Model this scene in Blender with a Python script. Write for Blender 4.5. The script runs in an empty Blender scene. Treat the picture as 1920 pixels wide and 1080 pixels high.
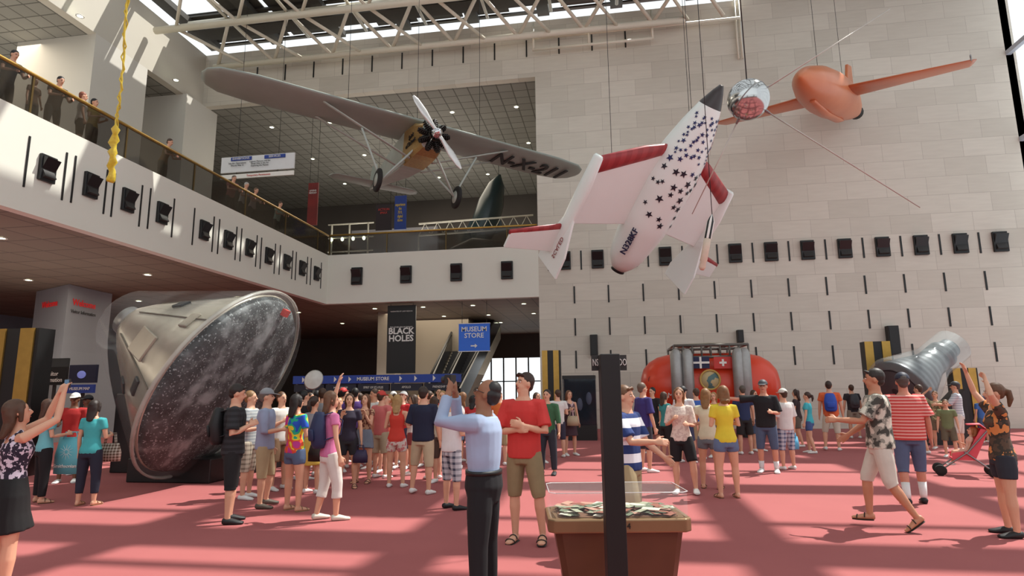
import bpy,bmesh,math,random
from mathutils import Vector as V,Matrix
R=math.radians; random.seed(7)
SC=bpy.context.scene; COL=SC.collection
CAM=V((0,0,1.65)); F=1150
MC=(Matrix.Rotation(R(9.06),4,'Z')@Matrix.Rotation(R(99.62),4,'X')@Matrix.Rotation(R(-0.6),4,'Z')).to_3x3()
def ray(px,py): return MC@V(((px-960)/F,(540-py)/F,-1))
def PD(px,py,d): return CAM+ray(px,py)*d
def PY(px,py,Y): r=ray(px,py); return CAM+r*(Y/r.y)
def PX(px,py,X): r=ray(px,py); return CAM+r*(X/r.x)
def G(px,py,z=0): r=ray(px,py); return CAM+r*((z-1.65)/r.z)
D=28.0; XL=-13.7; XU=-21.3; XR=17.6
# ---------- materials
def lin(c): return tuple(((x/255)/12.92 if x/255<=.04045 else ((x/255+.055)/1.055)**2.4) for x in c)+(1,)
MCACHE={}
def mat(c,kind='noise',c2=None,sc=6,rough=.6,metal=0,amt=.14,alpha=1,emit=0,c3=None,bump=0):
    key=(c,kind,c2,sc,rough,metal,amt,alpha,emit,c3,bump)
    if key in MCACHE: return MCACHE[key]
    m=bpy.data.materials.new('mat_%03d'%len(MCACHE)); MCACHE[key]=m; m.use_nodes=True
    nt=m.node_tree; N=nt.nodes; L=nt.links; b=N['Principled BSDF']
    b.inputs['Roughness'].default_value=rough; b.inputs['Metallic'].default_value=metal
    tc=N.new('ShaderNodeTexCoord'); co=tc.outputs['Object']
    A=lin(c); B=lin(c2) if c2 else tuple(x*(1-amt*2) for x in A[:3])+(1,)
    def mix(f,a,bb):
        n=N.new('ShaderNodeMix'); n.data_type='RGBA'
        if isinstance(f,float): n.inputs[0].default_value=f
        else: L.new(f,n.inputs[0])
        for s,x in ((6,a),(7,bb)):
            if isinstance(x,tuple): n.inputs[s].default_value=x
            else: L.new(x,n.inputs[s])
        return n.outputs[2]
    def noise(s,vec=co,det=3):
        n=N.new('ShaderNodeTexNoise'); n.inputs['Scale'].default_value=s; n.inputs['Detail'].default_value=det; L.new(vec,n.inputs['Vector']); return n.outputs[0]
    def mth(op,a,bv=0.0):
        n=N.new('ShaderNodeMath'); n.operation=op
        for i,x in enumerate((a,bv)):
            if isinstance(x,(int,float)): n.inputs[i].default_value=x
            else: L.new(x,n.inputs[i])
        return n.outputs[0]
    def sep():
        n=N.new('ShaderNodeSeparateXYZ'); L.new(co,n.inputs[0]); return n.outputs
    def ramp(f,cols,ip='CONSTANT'):
        n=N.new('ShaderNodeValToRGB'); n.color_ramp.interpolation=ip; e=n.color_ramp.elements
        e[0].position=cols[0][0]; e[0].color=cols[0][1]; e[1].position=cols[1][0]; e[1].color=cols[1][1]
        for p,q in cols[2:]: x=e.new(p); x.color=q
        L.new(f,n.inputs[0]); return n.outputs[0]
    if kind=='noise': out=mix(noise(sc),A,B)
    elif kind=='spots':
        out=ramp(noise(sc),[(0,A),(.52,B)])
    elif kind=='camo':
        out=ramp(noise(sc,det=2),[(0,A),(.45,B),(.55,lin(c3 or c))])
    elif kind=='char':
        out=mix(mth('GREATER_THAN',noise(sc*9,det=2),.63),ramp(noise(sc,det=9),[(.34,A),(.5,B),(.68,lin(c3))],'LINEAR'),lin(c3))
    elif kind=='dye':
        out=ramp(noise(sc,det=1),[(0,lin((40,90,200))),(.4,lin((40,180,140))),(.48,lin((240,220,60))),(.55,lin((235,90,60))),(.62,lin((200,60,150)))])
    elif kind in('stripe','stripex'):
        s=sep()[2 if kind=='stripe' else 0]; out=mix(mth('GREATER_THAN',mth('FRACT',mth('MULTIPLY',s,float(sc))),.5),A,B)
    elif kind=='plaid':
        s=sep(); f1=mth('GREATER_THAN',mth('FRACT',mth('MULTIPLY',s[2],float(sc))),.6); f2=mth('GREATER_THAN',mth('FRACT',mth('MULTIPLY',s[0],float(sc))),.6)
        out=mix(mth('MULTIPLY',mth('ADD',f1,f2),.5),A,B)
    elif kind in('stone','tile','tilez'):
        s=sep(); cb=N.new('ShaderNodeCombineXYZ'); L.new(s[0],cb.inputs[0]); L.new(s[2] if kind!='tilez' else s[1],cb.inputs[1])
        k=N.new('ShaderNodeTexBrick'); L.new(cb.outputs[0],k.inputs['Vector']); k.inputs['Scale'].default_value=1.0
        k.inputs['Color1'].default_value=A; k.inputs['Color2'].default_value=B
        k.inputs['Mortar'].default_value=lin(c3) if c3 else tuple(x*.6 for x in A[:3])+(1,)
        if kind=='stone':
            k.inputs['Brick Width'].default_value=1.62; k.inputs['Row Height'].default_value=.82; k.inputs['Mortar Size'].default_value=.008; k.inputs['Mortar Smooth'].default_value=.2
            cb2=N.new('ShaderNodeCombineXYZ'); L.new(mth('MULTIPLY',s[0],.7),cb2.inputs[0]); L.new(mth('MULTIPLY',s[2],6.0),cb2.inputs[2]); L.new(s[1],cb2.inputs[1])
            out=mix(mth('MULTIPLY',noise(1.5,cb2.outputs[0],6),.34),k.outputs[0],lin((156,146,134)))
        else:
            k.offset=0; k.inputs['Brick Width'].default_value=sc; k.inputs['Row Height'].default_value=sc; k.inputs['Mortar Size'].default_value=.03
            out=k.outputs[0]
    L.new(out,b.inputs['Base Color'])
    if bump:
        bp=N.new('ShaderNodeBump'); bp.inputs['Strength'].default_value=bump; L.new(noise(sc*(3 if kind!='char' else 1.5)),bp.inputs['Height']); L.new(bp.outputs[0],b.inputs['Normal'])
    if alpha<1: b.inputs['Alpha'].default_value=alpha
    if emit: L.new(out,b.inputs['Emission Color']); b.inputs['Emission Strength'].default_value=emit
    return m
BLACK=mat((20,20,21),rough=.45); WHITE=mat((238,236,230),amt=.04,rough=.5); GOLD=mat((200,160,80),rough=.35,metal=.7); CHROME=mat((215,215,218),rough=.08,metal=1,amt=.02)
STEEL=mat((150,150,150),rough=.35,metal=.8); ACRY=mat((225,235,235),alpha=.08,rough=.04,amt=.01); DGREY=mat((48,46,45),rough=.6)
CREAM=mat((230,230,218),amt=.03,sc=.6,rough=.6); PIPE=mat((228,222,204),amt=.03,rough=.4); WIRE=mat((60,60,60),rough=.4,metal=.6)
RUBBER=mat((30,29,28),rough=.8); BLUE=mat((38,66,150),amt=.05); NAVY=mat((24,32,72),amt=.05); RED=mat((205,48,38),rough=.35,amt=.06)
# ---------- mesh builder
MW={}; BAKE=[]
class MB:
    def __init__(s): s.bm=bmesh.new(); s.mi=0
    def f(s,vs,sm=True):
        try: x=s.bm.faces.new(vs); x.material_index=s.mi; x.smooth=sm
        except ValueError: pass
    def v(s,p): return s.bm.verts.new(p)
    def box(s,c,d,M=None):
        c=V(c); vs=[]
        for k in range(8):
            p=V(((k&1)-.5,((k>>1)&1)-.5,((k>>2)&1)-.5)); p=V((p.x*d[0],p.y*d[1],p.z*d[2]))
            if M: p=M@p
            vs.append(s.v(c+p))
        for q in ((0,2,3,1),(4,5,7,6),(0,1,5,4),(2,6,7,3),(0,4,6,2),(1,3,7,5)): s.f([vs[i] for i in q],False)
        return s
    def bx(s,lo,hi): lo=V(lo); hi=V(hi); return s.box((lo+hi)/2,hi-lo)
    def loft(s,pts,rad,ref=None,n=12,rnd=True,cap=True):
        pts=[V(p) for p in pts]; m=len(pts)
        if not isinstance(rad,(list,tuple)): rad=[rad]*m
        rad=[(r,r) if not isinstance(r,(list,tuple)) else r for r in rad]
        T=[((pts[min(i+1,m-1)]-pts[max(i-1,0)]) or V((0,0,1))).normalized() for i in range(m)]
        if ref is None:
            ref=V((1,0,0)) if abs(T[0].x)<.8 else V((0,1,0))
            tr=True
        else: ref=V(ref); tr=False
        P=[];a=ref
        for i in range(m):
            a2=(a if tr else ref); a2=a2-a2.dot(T[i])*T[i]
            if a2.length<1e-5: a2=T[i].orthogonal()
            a2.normalize(); a=a2; P.append((pts[i],a2,T[i].cross(a2),rad[i][0],rad[i][1]))
        if rnd and cap:
            k=min(rad[0]); p,x,y,ra,rb=P[0]; P.insert(0,(p-T[0]*k*.6,x,y,ra*.75,rb*.75))
            k=min(rad[-1]); p,x,y,ra,rb=P[-1]; P.append((p+T[-1]*k*.6,x,y,ra*.75,rb*.75))
        rings=[[s.v(p+x*ra*math.cos(2*math.pi*j/n)+y*rb*math.sin(2*math.pi*j/n)) for j in range(n)] for p,x,y,ra,rb in P]
        for A,B in zip(rings,rings[1:]):
            for j in range(n): s.f([A[j],A[(j+1)%n],B[(j+1)%n],B[j]])
        if cap:
            s.f(rings[0][::-1],rnd); s.f(rings[-1],rnd)
        return s
    def tube(s,pts,r,n=8): return s.loft(pts,r,n=n,rnd=False)
    def ell(s,c,r,M=None,nu=14,nv=8,z0=-1.0):
        c=V(c); rings=[]
        t0=math.asin(z0)
        for i in range(nv+1):
            t=t0+(math.pi/2-t0)*i/nv; z=math.sin(t); q=math.cos(t)
            if q<1e-4: ps=[V((0,0,z))]
            else: ps=[V((q*math.cos(2*math.pi*j/nu),q*math.sin(2*math.pi*j/nu),z)) for j in range(nu)]
            o=[]
            for p in ps:
                p=V((p.x*r[0],p.y*r[1],p.z*r[2]))
                if M: p=M@p
                o.append(s.v(c+p))
            rings.append(o)
        for A,B in zip(rings,rings[1:]):
            for j in range(nu):
                if len(A)==1: s.f([A[0],B[(j+1)%nu],B[j]])
                elif len(B)==1: s.f([A[j],A[(j+1)%nu],B[0]])
                else: s.f([A[j],A[(j+1)%nu],B[(j+1)%nu],B[j]])
        if len(rings[0])>1: s.f(rings[0][::-1],False)
        return s
    def lathe(s,prof,M=None,n=36,fn=None,loop=False):
        M=M or Matrix.Identity(4); rings=[]
        for r,z in prof: rings.append([s.v(M@V((r*math.cos(2*math.pi*j/n),r*math.sin(2*math.pi*j/n),z))) for j in range(n)])
        prs=list(zip(rings,rings[1:]))
        if loop: prs.append((rings[-1],rings[0]))
        for i,(A,B) in enumerate(prs):
            for j in range(n):
                if fn: s.mi=fn(i,j)
                s.f([A[j],A[(j+1)%n],B[(j+1)%n],B[j]])
        if not loop: s.f(rings[0][::-1]); s.f(rings[-1])
        return s
    def prism(s,poly,d):
        d=V(d); a=[s.v(V(p)) for p in poly]; b=[s.v(V(p)+d) for p in poly]; s.f(a[::-1],False); s.f(b,False)
        for i in range(len(a)): s.f([a[i],a[(i+1)%len(a)],b[(i+1)%len(a)],b[i]],False)
        return s
    def build(s,name,mats,parent=None,W=True,vox=0,bev=0,it=2,struct=False):
        bmesh.ops.recalc_face_normals(s.bm,faces=s.bm.faces)
        loc=None
        if parent is not None:
            if W: s.bm.transform(MW[parent.name].inverted())
        elif W and not struct:
            xs=[v.co for v in s.bm.verts]; loc=V(((min(p.x for p in xs)+max(p.x for p in xs))/2,(min(p.y for p in xs)+max(p.y for p in xs))/2,min(p.z for p in xs)))
            s.bm.transform(Matrix.Translation(-loc))
        me=bpy.data.meshes.new(name); s.bm.to_mesh(me); s.bm.free()
        for m in (mats if isinstance(mats,(list,tuple)) else [mats]): me.materials.append(m)
        o=bpy.data.objects.new(name,me); COL.objects.link(o); o.parent=parent
        if loc: o.location=loc
        if parent is None: MW[o.name]=Matrix.Translation(loc) if loc else Matrix.Identity(4)
        elif parent.name in MW: MW[o.name]=MW[parent.name]
        if struct: o['kind']='structure'
        if vox:
            m=o.modifiers.new('r','REMESH'); m.mode='VOXEL'; m.voxel_size=vox; m.use_smooth_shade=True
            m=o.modifiers.new('s','SMOOTH'); m.factor=.5; m.iterations=it; BAKE.append(o)
        if bev:
            m=o.modifiers.new('b','BEVEL'); m.width=bev; m.segments=2; m.limit_method='ANGLE'; BAKE.append(o)
        return o
def tag(o,label,cat,group=None):
    o['label']=label; o['category']=cat
    if group: o['group']=group
    return o
def thing(name,label,cat,M,group=None):
    if not isinstance(M,Matrix): M=Matrix.Translation(V(M))
    o=bpy.data.objects.new(name,None); COL.objects.link(o); o.matrix_world=M; o.empty_display_size=.2; MW[o.name]=M.copy(); return tag(o,label,cat,group)
def dup(root,M,label=None,group=None):
    r=root.copy(); COL.objects.link(r); r.matrix_world=M; MW[r.name]=M.copy()
    if label: r['label']=label
    if group: r['group']=group
    for ch in list(root.children):
        c=ch.copy(); COL.objects.link(c); c.parent=r
        for g in list(ch.children):
            d=g.copy(); COL.objects.link(d); d.parent=c
    return r
def txt(s,size,org,right,up,m,parent,W=True,name='lettering',ext=.004,sp=1.0,bold=0,align='CENTER',sx=1.0):
    cu=bpy.data.curves.new(name,'FONT'); cu.body=s; cu.size=size; cu.extrude=ext; cu.align_x=align; cu.align_y='CENTER'; cu.space_line=sp; cu.offset=bold; cu.resolution_u=2
    cu.materials.append(m); o=bpy.data.objects.new(name,cu); COL.objects.link(o); o.parent=parent
    r=V(right).normalized(); u=V(up); u=(u-u.dot(r)*r).normalized(); n=r.cross(u)
    M=Matrix((r*sx,u,n)).transposed().to_4x4(); M.translation=V(org)
    if parent is not None and W: M=MW[parent.name].inverted()@M
    o.matrix_basis=M; BAKE.append(o); return o
# ---------- room
def struct(name,boxes,m):
    b=MB()
    for lo,hi in boxes: b.bx(lo,hi)
    return b.build(name,m,struct=True)
CARPET=mat((168,93,92),sc=1.2,c2=(156,84,84),rough=.95)
struct('floor',[((-32,-14,-.2),(XR,46,0))],CARPET)
STONE=mat((226,220,206),'stone',c2=(210,204,190),c3=(186,178,166),rough=.5)
wb=struct('wall_back',[((-3.2,D,0),(XR+.4,D+.4,20)),((XU,D,17),(-3.2,D+.4,20))],STONE)
struct('wall_left',[((XU-.4,-8,17),(XU,D+.4,20))],mat((206,200,186),amt=.05,sc=.5))
struct('wall_front_added',[((-32,-14.4,0),(XR,-14,2.6)),((-32,-14.4,5.0),(XR,-14,5.6)),((-6,-14.4,2.6),(-4,-14,5)),((8,-14.4,2.6),(10,-14,5))],mat((120,116,110),amt=.08,sc=.5))  # unseen wall behind the camera, added for reflections, kept low to admit sky light
SOFFIT=mat((134,122,106),'tilez',c2=(126,114,100),c3=(96,86,76),sc=1.2,rough=.7)
struct('ceiling',[((-32,-8,6),(-14,46,8.3)),((-14,D+.3,6),(-3.2,46,8.3))],SOFFIT)
GRID=mat((150,148,140),'tilez',c2=(142,140,132),c3=(98,96,90),sc=.75,rough=.8)
struct('ceiling',[((-32,-8,17),(XU-.4,46,17.3)),((XU-.4,D+.4,17),(-3.2,46,17.3))],GRID)
tr1=struct('trim_1',[((-14,-8,6),(XL,D+.3,8.45))],CREAM)
tr2=struct('trim_2',[((XL,D,6),(-3.2,D+.3,8.45))],CREAM)
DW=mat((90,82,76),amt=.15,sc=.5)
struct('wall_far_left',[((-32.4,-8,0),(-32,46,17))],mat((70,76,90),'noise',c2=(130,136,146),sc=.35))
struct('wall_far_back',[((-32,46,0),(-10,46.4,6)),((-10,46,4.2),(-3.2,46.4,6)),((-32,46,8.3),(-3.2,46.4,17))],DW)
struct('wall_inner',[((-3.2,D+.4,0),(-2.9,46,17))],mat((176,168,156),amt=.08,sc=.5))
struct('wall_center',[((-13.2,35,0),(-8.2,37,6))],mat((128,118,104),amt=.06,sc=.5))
for a,(lo,hi) in enumerate([((-25.2,21,8.3),(XU,24,17)),((-25.2,26.5,8.3),(XU+.2,29,17)),((-25.2,8,8.3),(XU,11,17))]):
    struct('column',[(lo,hi)],mat((214,210,200),amt=.04,sc=.5))
struct('column',[((-12.4,31.5,0),(-11.4,32.5,6))],mat((150,140,126),amt=.06))
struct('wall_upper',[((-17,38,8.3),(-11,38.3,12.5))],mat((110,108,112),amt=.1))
# windows
gl=MB()
for k in range(15): gl.bx((XR,-14+k*3,0),(XR+.3,-13.6+k*3,20))
for z in (0,4,8,12,16,19.8): gl.bx((XR,-14,z),(XR+.2,28,z+.2))
gl.build('window_1',mat((190,200,212),amt=.04,rough=.4),struct=True)
g2=MB()
for k in range(8): g2.bx((-10+k*.95,46,0),(-9.9+k*.95,46.1,4.2))
for z in (1.0,2.4): g2.bx((-10,46,z),(-3.2,46.1,z+.08))
g2.build('window_2',DGREY,struct=True)
# roof lattice, beams made wide so their shadows band the floor
rf=MB()
for k in range(9): rf.bx((XU,-8+k*4.3,20.4),(XR,-7.1+k*4.3,20.7))
for k in range(11): rf.bx((XU+k*3.65,-8,20.5),(XU+k*3.65+.6,28.4,20.8))
for k in range(15): rf.bx((XU,-8+k*2.6,20.8),(XR,-7.8+k*2.6,20.9))
for j in (12,13):
    for i in range(16):
        if (i+j)%4: rf.bx((XU+i*2.43,-8+j*2.6,20.95),(XU+i*2.43+2.2,-8+j*2.6+2.6,21.0))
for (i,j) in [(2,11),(5,11),(7,8),(12,6),(3,4),(9,3),(11,9),(6,6),(14,4)]: rf.bx((XU+i*2.43,-8+j*2.6,20.95),(XU+i*2.43+2.43,-8+j*2.6+2.6,21))
rf.build('ceiling',mat((70,66,60),rough=.6),struct=True)
# wall slots
sm=MB().box((0,0,0),(.07,.03,.8)).build('slot',BLACK,wb,W=False)
first=[True]
def slot(x,z,h=.8,par=wb):
    if first[0]: o=sm; first[0]=False
    else: o=sm.copy(); COL.objects.link(o)
    o.parent=par; o.location=(x,D-.01,z); o.scale=(1,1,h/.8)
x0=PY(1077,552,D).x; x1=PY(1848,525,D).x; st=(x1-x0)/11
rowz=[(PY(1417,541,D).z,0),(PY(1417,604,D).z,.5),(PY(1417,668,D).z,0.)]
for z,o in rowz:
    for k in range(12): slot(x0+st*(k+(o-.5 if o else 0)),z)
xa=PY(1378,475,D).x; xb=PY(1874,454,D).x; sb=(xb-xa)/7; zb=PY(1589,466,D).z
for k in range(-5,8): slot(xa+sb*(k-.5),zb,.9)
for k in range(14): slot(PY(432,125,D).x+k*1.62,18.55,.9)
# hooded fixtures
hv=thing('hooded_vent','small black hooded box sunk in the pale stone wall','vent',Matrix.Translation((xa,D,zb)),'hooded boxes along the stone wall')
MB().box((0,-.06,0),(.56,.12,.86)).build('casing',BLACK,hv,W=False,bev=.02)
MB().prism([(-.24,-.12,.36),(-.24,-.3,.30),(-.24,-.12,-.05)],(.48,0,0)).build('hood',mat((32,32,34),rough=.3),hv,W=False)
MB().prism([(-.2,-.12,-.08),(-.2,-.24,-.30),(-.2,-.12,-.34)],(.4,0,0)).build('tray',DGREY,hv,W=False)
for k in range(-5,8):
    if k==0: continue
    dup(hv,Matrix.Translation((xa+sb*k,D,zb)))
for px,py in ((670,518),(762,515),(856,511),(951,507)):
    p=PY(px,py,D); dup(hv,Matrix.Translation((p.x,D,p.z)),'small black hooded box in the white far balcony front','hooded boxes on the far balcony front')
for px,py in ((86,317),(168,348),(238,376),(302,400),(381,432),(426,450),(466,465),(502,480),(536,492),(565,503),(592,513)):
    p=PX(px,py,XL); dup(hv,Matrix.Translation((XL,p.y,p.z))@Matrix.Rotation(R(90),4,'Z')@Matrix.Scale(.78,4),'small black hooded box in the long white left balcony front','hooded boxes on the left balcony front')
    for d in (-.52,.52):
        o=sm.copy(); COL.objects.link(o); o.parent=tr1; o.location=(XL+.01,p.y+d,p.z); o.rotation_euler=(0,0,R(90)); o.scale=(.6,1,1.6)
# railings
TINT=mat((60,54,44),alpha=.6,rough=.1)
for (nm,a,b) in (('left',(XL-.1,-6,8.45),(XL-.1,D+.1,8.45)),('far',(XL,D+.1,8.45),(-3.25,D+.1,8.45))):
    a=V(a); b=V(b); t=thing('balcony_railing','brass topped dark glass railing along the %s balcony'%nm,'railing',a); d=(b-a).normalized(); L=(b-a).length
    g=MB(); c=(a+b)/2+V((0,0,.5)); g.box(c,(max(.03,abs(d.x)*L),max(.03,abs(d.y)*L),.98)); g.build('glass_panel',TINT,t)
    MB().tube([a+V((0,0,1.03)),b+V((0,0,1.03))],.05).build('handrail',GOLD,t)
    k=0
    while k*3<L: MB().box(a+d*k*3+V((0,0,.5)),(.05,.05,1)).build('post',mat((110,90,50),metal=.6,rough=.4),t); k+=1
# trusses
def strut(par,a,b,r,nm='brace'): MB().tube([a,b],r,8).build(nm,PIPE,par)
t=thing('roof_truss','white tubular roof truss running under the skylight at top left','truss',(XU,25.4,18.9))
ca=(23.9,18.9); cb=(27.1,18.7); ct=(25.5,20.2)
strut(t,(XU+.3,*ca),(9,*ca),.17,'chord'); strut(t,(XU+1.2,*cb),(4,*cb),.16,'chord'); strut(t,(XU+.8,*ct),(9,*ct),.14,'chord'); strut(t,(XU+.8,22.2,20.2),(9,22.2,20.2),.14,'chord')
for k in range(8):
    x=XU+1.4+k*3.2; h=1.6
    strut(t,(x,*ca),(x+h,*ct),.1); strut(t,(x+h,*ct),(x+2*h,*ca),.1); strut(t,(x,*cb),(x+h,*ct),.09); strut(t,(x+h,*ct),(x+2*h,*cb),.09); strut(t,(x,*ca),(x+h,*cb),.08)
    strut(t,(x,*ca),(x+h,22.2,20.2),.08); strut(t,(x+h,22.2,20.2),(x+2*h,*ca),.08)
    strut(t,(x+h,20.6,20.2),(x+h,27.6,20.2),.08,'crosspiece')
t=thing('sprinkler_pipe','thin white pipe loop in front of the top of the stone wall','pipe',(-3,27.4,18.2))
for z,x0_,x1_ in ((18.15,-3.2,2.5),(18.75,-3.2,6.5)):
    MB().tube([(x0_,27.5,z),(x1_,27.5,z)],.07).build('pipe_run',PIPE,t)
for x in (-3.2,-.5,2.5): MB().tube([(x,27.5,18.1),(x,27.5,19.6)],.06).build('drop_pipe',PIPE,t)
t=thing('conduit','cream vertical conduit pipes at the top of the stone wall','pipe',(6.4,27.8,17.6))
for d in (0,.18): MB().tube([(6.4+d,27.85,16.9),(6.4+d,27.85,20)],.05).build('pipe_run',PIPE,t)
# downlights
LAMP=mat((240,250,215),emit=9,amt=0)
dl=None
def downlight(x,y,z,grp,lab):
    global dl
    M=Matrix.Translation((x,y,z))
    if dl is None:
        dl=thing('downlight',lab,'light',M,grp)
        MB().lathe([(.16,-.02),(.16,0),(.11,0),(.11,-.02)],n=16,loop=True).build('trim_ring',WHITE,dl,W=False); MB().lathe([(.01,-.012),(.105,-.012),(.105,-.005),(.01,-.005)],n=16).build('lens',LAMP,dl,W=False)
    else: dup(dl,M,lab,grp)
for i in range(5):
    for j in range(3): downlight(-19+i*3.6,31+j*5,16.99,'upper gallery downlights','small round downlight in the grid ceiling of the upper gallery')
for px,py in ((250,191),(150,30),(330,150)): p=G(px,py,16.99); downlight(p.x,p.y,p.z,'left gallery downlights','round downlight in the ceiling behind the left balcony')
for i in range(3):
    for j in range(7): downlight(-16.5-i*5,3+j*5.5,5.99,'lower left soffit downlights','small downlight under the left balcony')
for i in range(4):
    for j in range(3): downlight(-12+i*2.6,30+j*4,5.99,'far soffit downlights','small downlight under the far balcony')
# ---------- Monoplane
def basis(u,f,pos):
    u=(MC@V(u)).normalized(); f=MC@V(f); f=(f-f.dot(u)*u).normalized(); X=-u; Z=X.cross(f)
    M=Matrix((X,f,Z)).transposed().to_4x4(); M.translation=pos; return M
def cable(root,ptl,ztop=20.39):
    M=MW[root.name]; a=M@V(ptl); b=V((a.x,a.y,ztop)); c=MB().tube([a,b],.009,5); c.build('cable',WIRE,root)
M=basis((.88,-.135,-.46),(.5,.12,.86),PD(779,276,22))
t=thing('monoplane','silver high wing monoplane with dark registration under its wing, hanging over the balcony','airplane',M)
SILV=mat((160,172,164),c2=(138,148,141),sc=1.2,rough=.5,metal=.1); FAB=mat((180,188,180),rough=.45,metal=.2,sc=3); COWL=mat((206,168,100),c2=(150,120,76),sc=14,rough=.3,metal=.6)
w=MB(); xs=[-7.0,-6.85,-6.5,-5.5,-3,0,3,5.5,6.5,6.85,7.0]; ch=[.25,.6,.9,1.06,1.06,1.06,1.06,1.06,.9,.6,.25]
w.loft([(x,-.1,.62) for x in xs],[(c,.14*min(1,c)) for c in ch],ref=(0,1,0),n=20,rnd=False); wing=w.build('wing',SILV,t,W=False)
fu=MB(); ys=[1.75,1.2,.9,0,-1.5,-3.5,-5.6]; ra=[(.36,.42),(.44,.55),(.46,.62),(.45,.68),(.4,.58),(.26,.36),(.08,.16)]
def boxloft(b,ys,ra,zs,fn=None):
    rings=[]
    for y,(a,c),z in zip(ys,ra,zs): rings.append([b.v((sx*a*k,y,z+sz*c*l)) for sx,sz,k,l in ((1,1,.8,1),(1,1,1,.8),(1,-1,1,.8),(1,-1,.8,1),(-1,-1,.8,1),(-1,-1,1,.8),(-1,1,1,.8),(-1,1,.8,1))])
    for i,(A,B) in enumerate(zip(rings,rings[1:])):
        if fn: b.mi=fn(i)
        for j in range(8): b.f([A[j],A[(j+1)%8],B[(j+1)%8],B[j]],False)
    b.f(rings[0]); b.f(rings[-1][::-1])
boxloft(fu,ys,ra,[-.25,-.2,-.15,-.1,-.05,.05,.15],lambda i:1 if i<3 else 0); fuse=fu.build('fuselage',[FAB,COWL],t,W=False)
e=MB(); e.loft([(0,1.7,-.25),(0,2.0,-.25)],[.24,.2],ref=(1,0,0),n=16,rnd=False)
eng=e.build('engine_crankcase',mat((70,62,50),metal=.6,rough=.4),t,W=False)
for k in range(9):
    a=2*math.pi*k/9; d=V((math.sin(a),0,math.cos(a))); c=MB()
    for q in range(6): c.loft([V((0,1.86,-.25))+d*(.2+q*.065),V((0,1.86,-.25))+d*(.235+q*.065)],.11 if q<5 else .08,n=10,rnd=False)
    c.tube([V((.05,1.98,-.25))+d*.15,V((.05,1.98,-.25))+d*.55],.018); c.build('engine_cylinder',mat((44,40,38),metal=.5,rough=.5),eng,W=False)
MB().lathe([(.2,0),(.19,.12),(.13,.26),(.02,.34)],Matrix.Translation((0,2.05,-.25))@Matrix.Rotation(R(-90),4,'X'),20).build('spinner',CHROME,t,W=False)
ang=R(42)
for s in (1,-1):
    d=V((math.sin(ang)*s,0,math.cos(ang)*s)); c=V((0,2.2,-.25)); MB().loft([c,c+d*.3,c+d*.8,c+d*1.2,c+d*1.38],[(.06,.05),(.07,.05),(.13,.025),(.1,.018),(.04,.01)],ref=d.cross(V((0,1,0))),n=12).build('propeller_blade',mat((225,225,222),rough=.25,metal=.5),t,W=False)
for s in (1,-1):
    for ya,yb in ((.75,.55),(-.35,-.75)): MB().loft([(s*.42,ya,-.75),(s*3.4,yb,.52)],[(.07,.03)]*2,ref=(0,1,0),n=10).build('wing_strut',FAB,t,W=False)
    for pa in ((s*2.1,.66,-.1),(s*.4,.2,-.7),(s*.42,1.1,-.6)): MB().loft([pa,(s*1.32,.75,-1.75)],.04,n=8).build('gear_strut',FAB,t,W=False)
    wl=MB().lathe([(.1,-.06),(.3,-.08),(.39,-.05),(.41,0),(.39,.05),(.3,.08),(.1,.06)],Matrix.Translation((s*1.42,.75,-1.78))@Matrix.Rotation(R(90),4,'Y'),28).build('wheel',RUBBER,t,W=False)
    MB().lathe([(.02,-.1),(.24,-.07),(.24,.07),(.02,.1)],Matrix.Translation((s*1.42,.75,-1.78))@Matrix.Rotation(R(90),4,'Y'),20).build('wheel_cover',FAB,wl,W=False)
MB().loft([(-1.9,-5.2,.1),(-1.7,-5.25,.1),(0,-5.3,.1),(1.7,-5.25,.1),(1.9,-5.2,.1)],[(.2,.02),(.4,.04),(.52,.05),(.4,.04),(.2,.02)],ref=(0,1,0),rnd=False).build('tailplane',SILV,t,W=False)
MB().prism([(-.03,-4.9,.2),(-.03,-5.3,1.05),(-.03,-5.9,1.1),(-.03,-6.1,.6),(-.03,-5.9,0)],(.06,0,0)).build('tail_fin',FAB,t,W=False)
txt('N-X-211',1.36,(-4.8,-.15,.44),(-1,0,0),(0,1,0),mat((34,32,32)),wing,W=False,bold=.02,ext=.02,sx=.66)
txt('Spirit\nof St.Louis',.24,(.475,.9,-.15),(0,1,0),(0,0,1),BLACK,fuse,W=False,ext=.01)
cable(t,(0,0,.7)); cable(t,(-2.5,0,.7)); cable(t,(2.5,0,.7))
# ---------- white star-painted space plane
M=basis((.83,-.086,-.55),(.38,.80,.45),PD(1252,340,18.6))
t=thing('space_plane','white rocket glider painted with dark blue stars, twin red edged tail booms','spacecraft',M)
SW=mat((240,248,244),amt=.02,sc=1.5,rough=.35); REDW=mat((165,58,60),'stripex',c2=(150,48,52),sc=3,rough=.4)
FY=[-3.2,-3.1,-2.7,-1.5,0,1.0,1.8,2.4,2.8,3.05]; FR=[.26,.36,.56,.76,.8,.71,.53,.35,.19,.06]
def fr(y):
    for i in range(len(FY)-1):
        if FY[i]<=y<=FY[i+1]: k=(y-FY[i])/(FY[i+1]-FY[i]); return FR[i]*(1-k)+FR[i+1]*k
    return .05
b=MB(); ysn=[-3.2+i*6.25/30 for i in range(31)]; n=32; rings=[[b.v((fr(y)*math.cos(2*math.pi*j/n),y,fr(y)*math.sin(2*math.pi*j/n))) for j in range(n)] for y in ysn]
for i in range(30):
    for j in range(n):
        y=ysn[i]; a=360*j/n
        b.mi=2 if y>2.25 else (1 if (-.4<y<2.3 and 165<a<228) else 0)
        b.f([rings[i][j],rings[i][(j+1)%n],rings[i+1][(j+1)%n],rings[i+1][j]])
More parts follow.
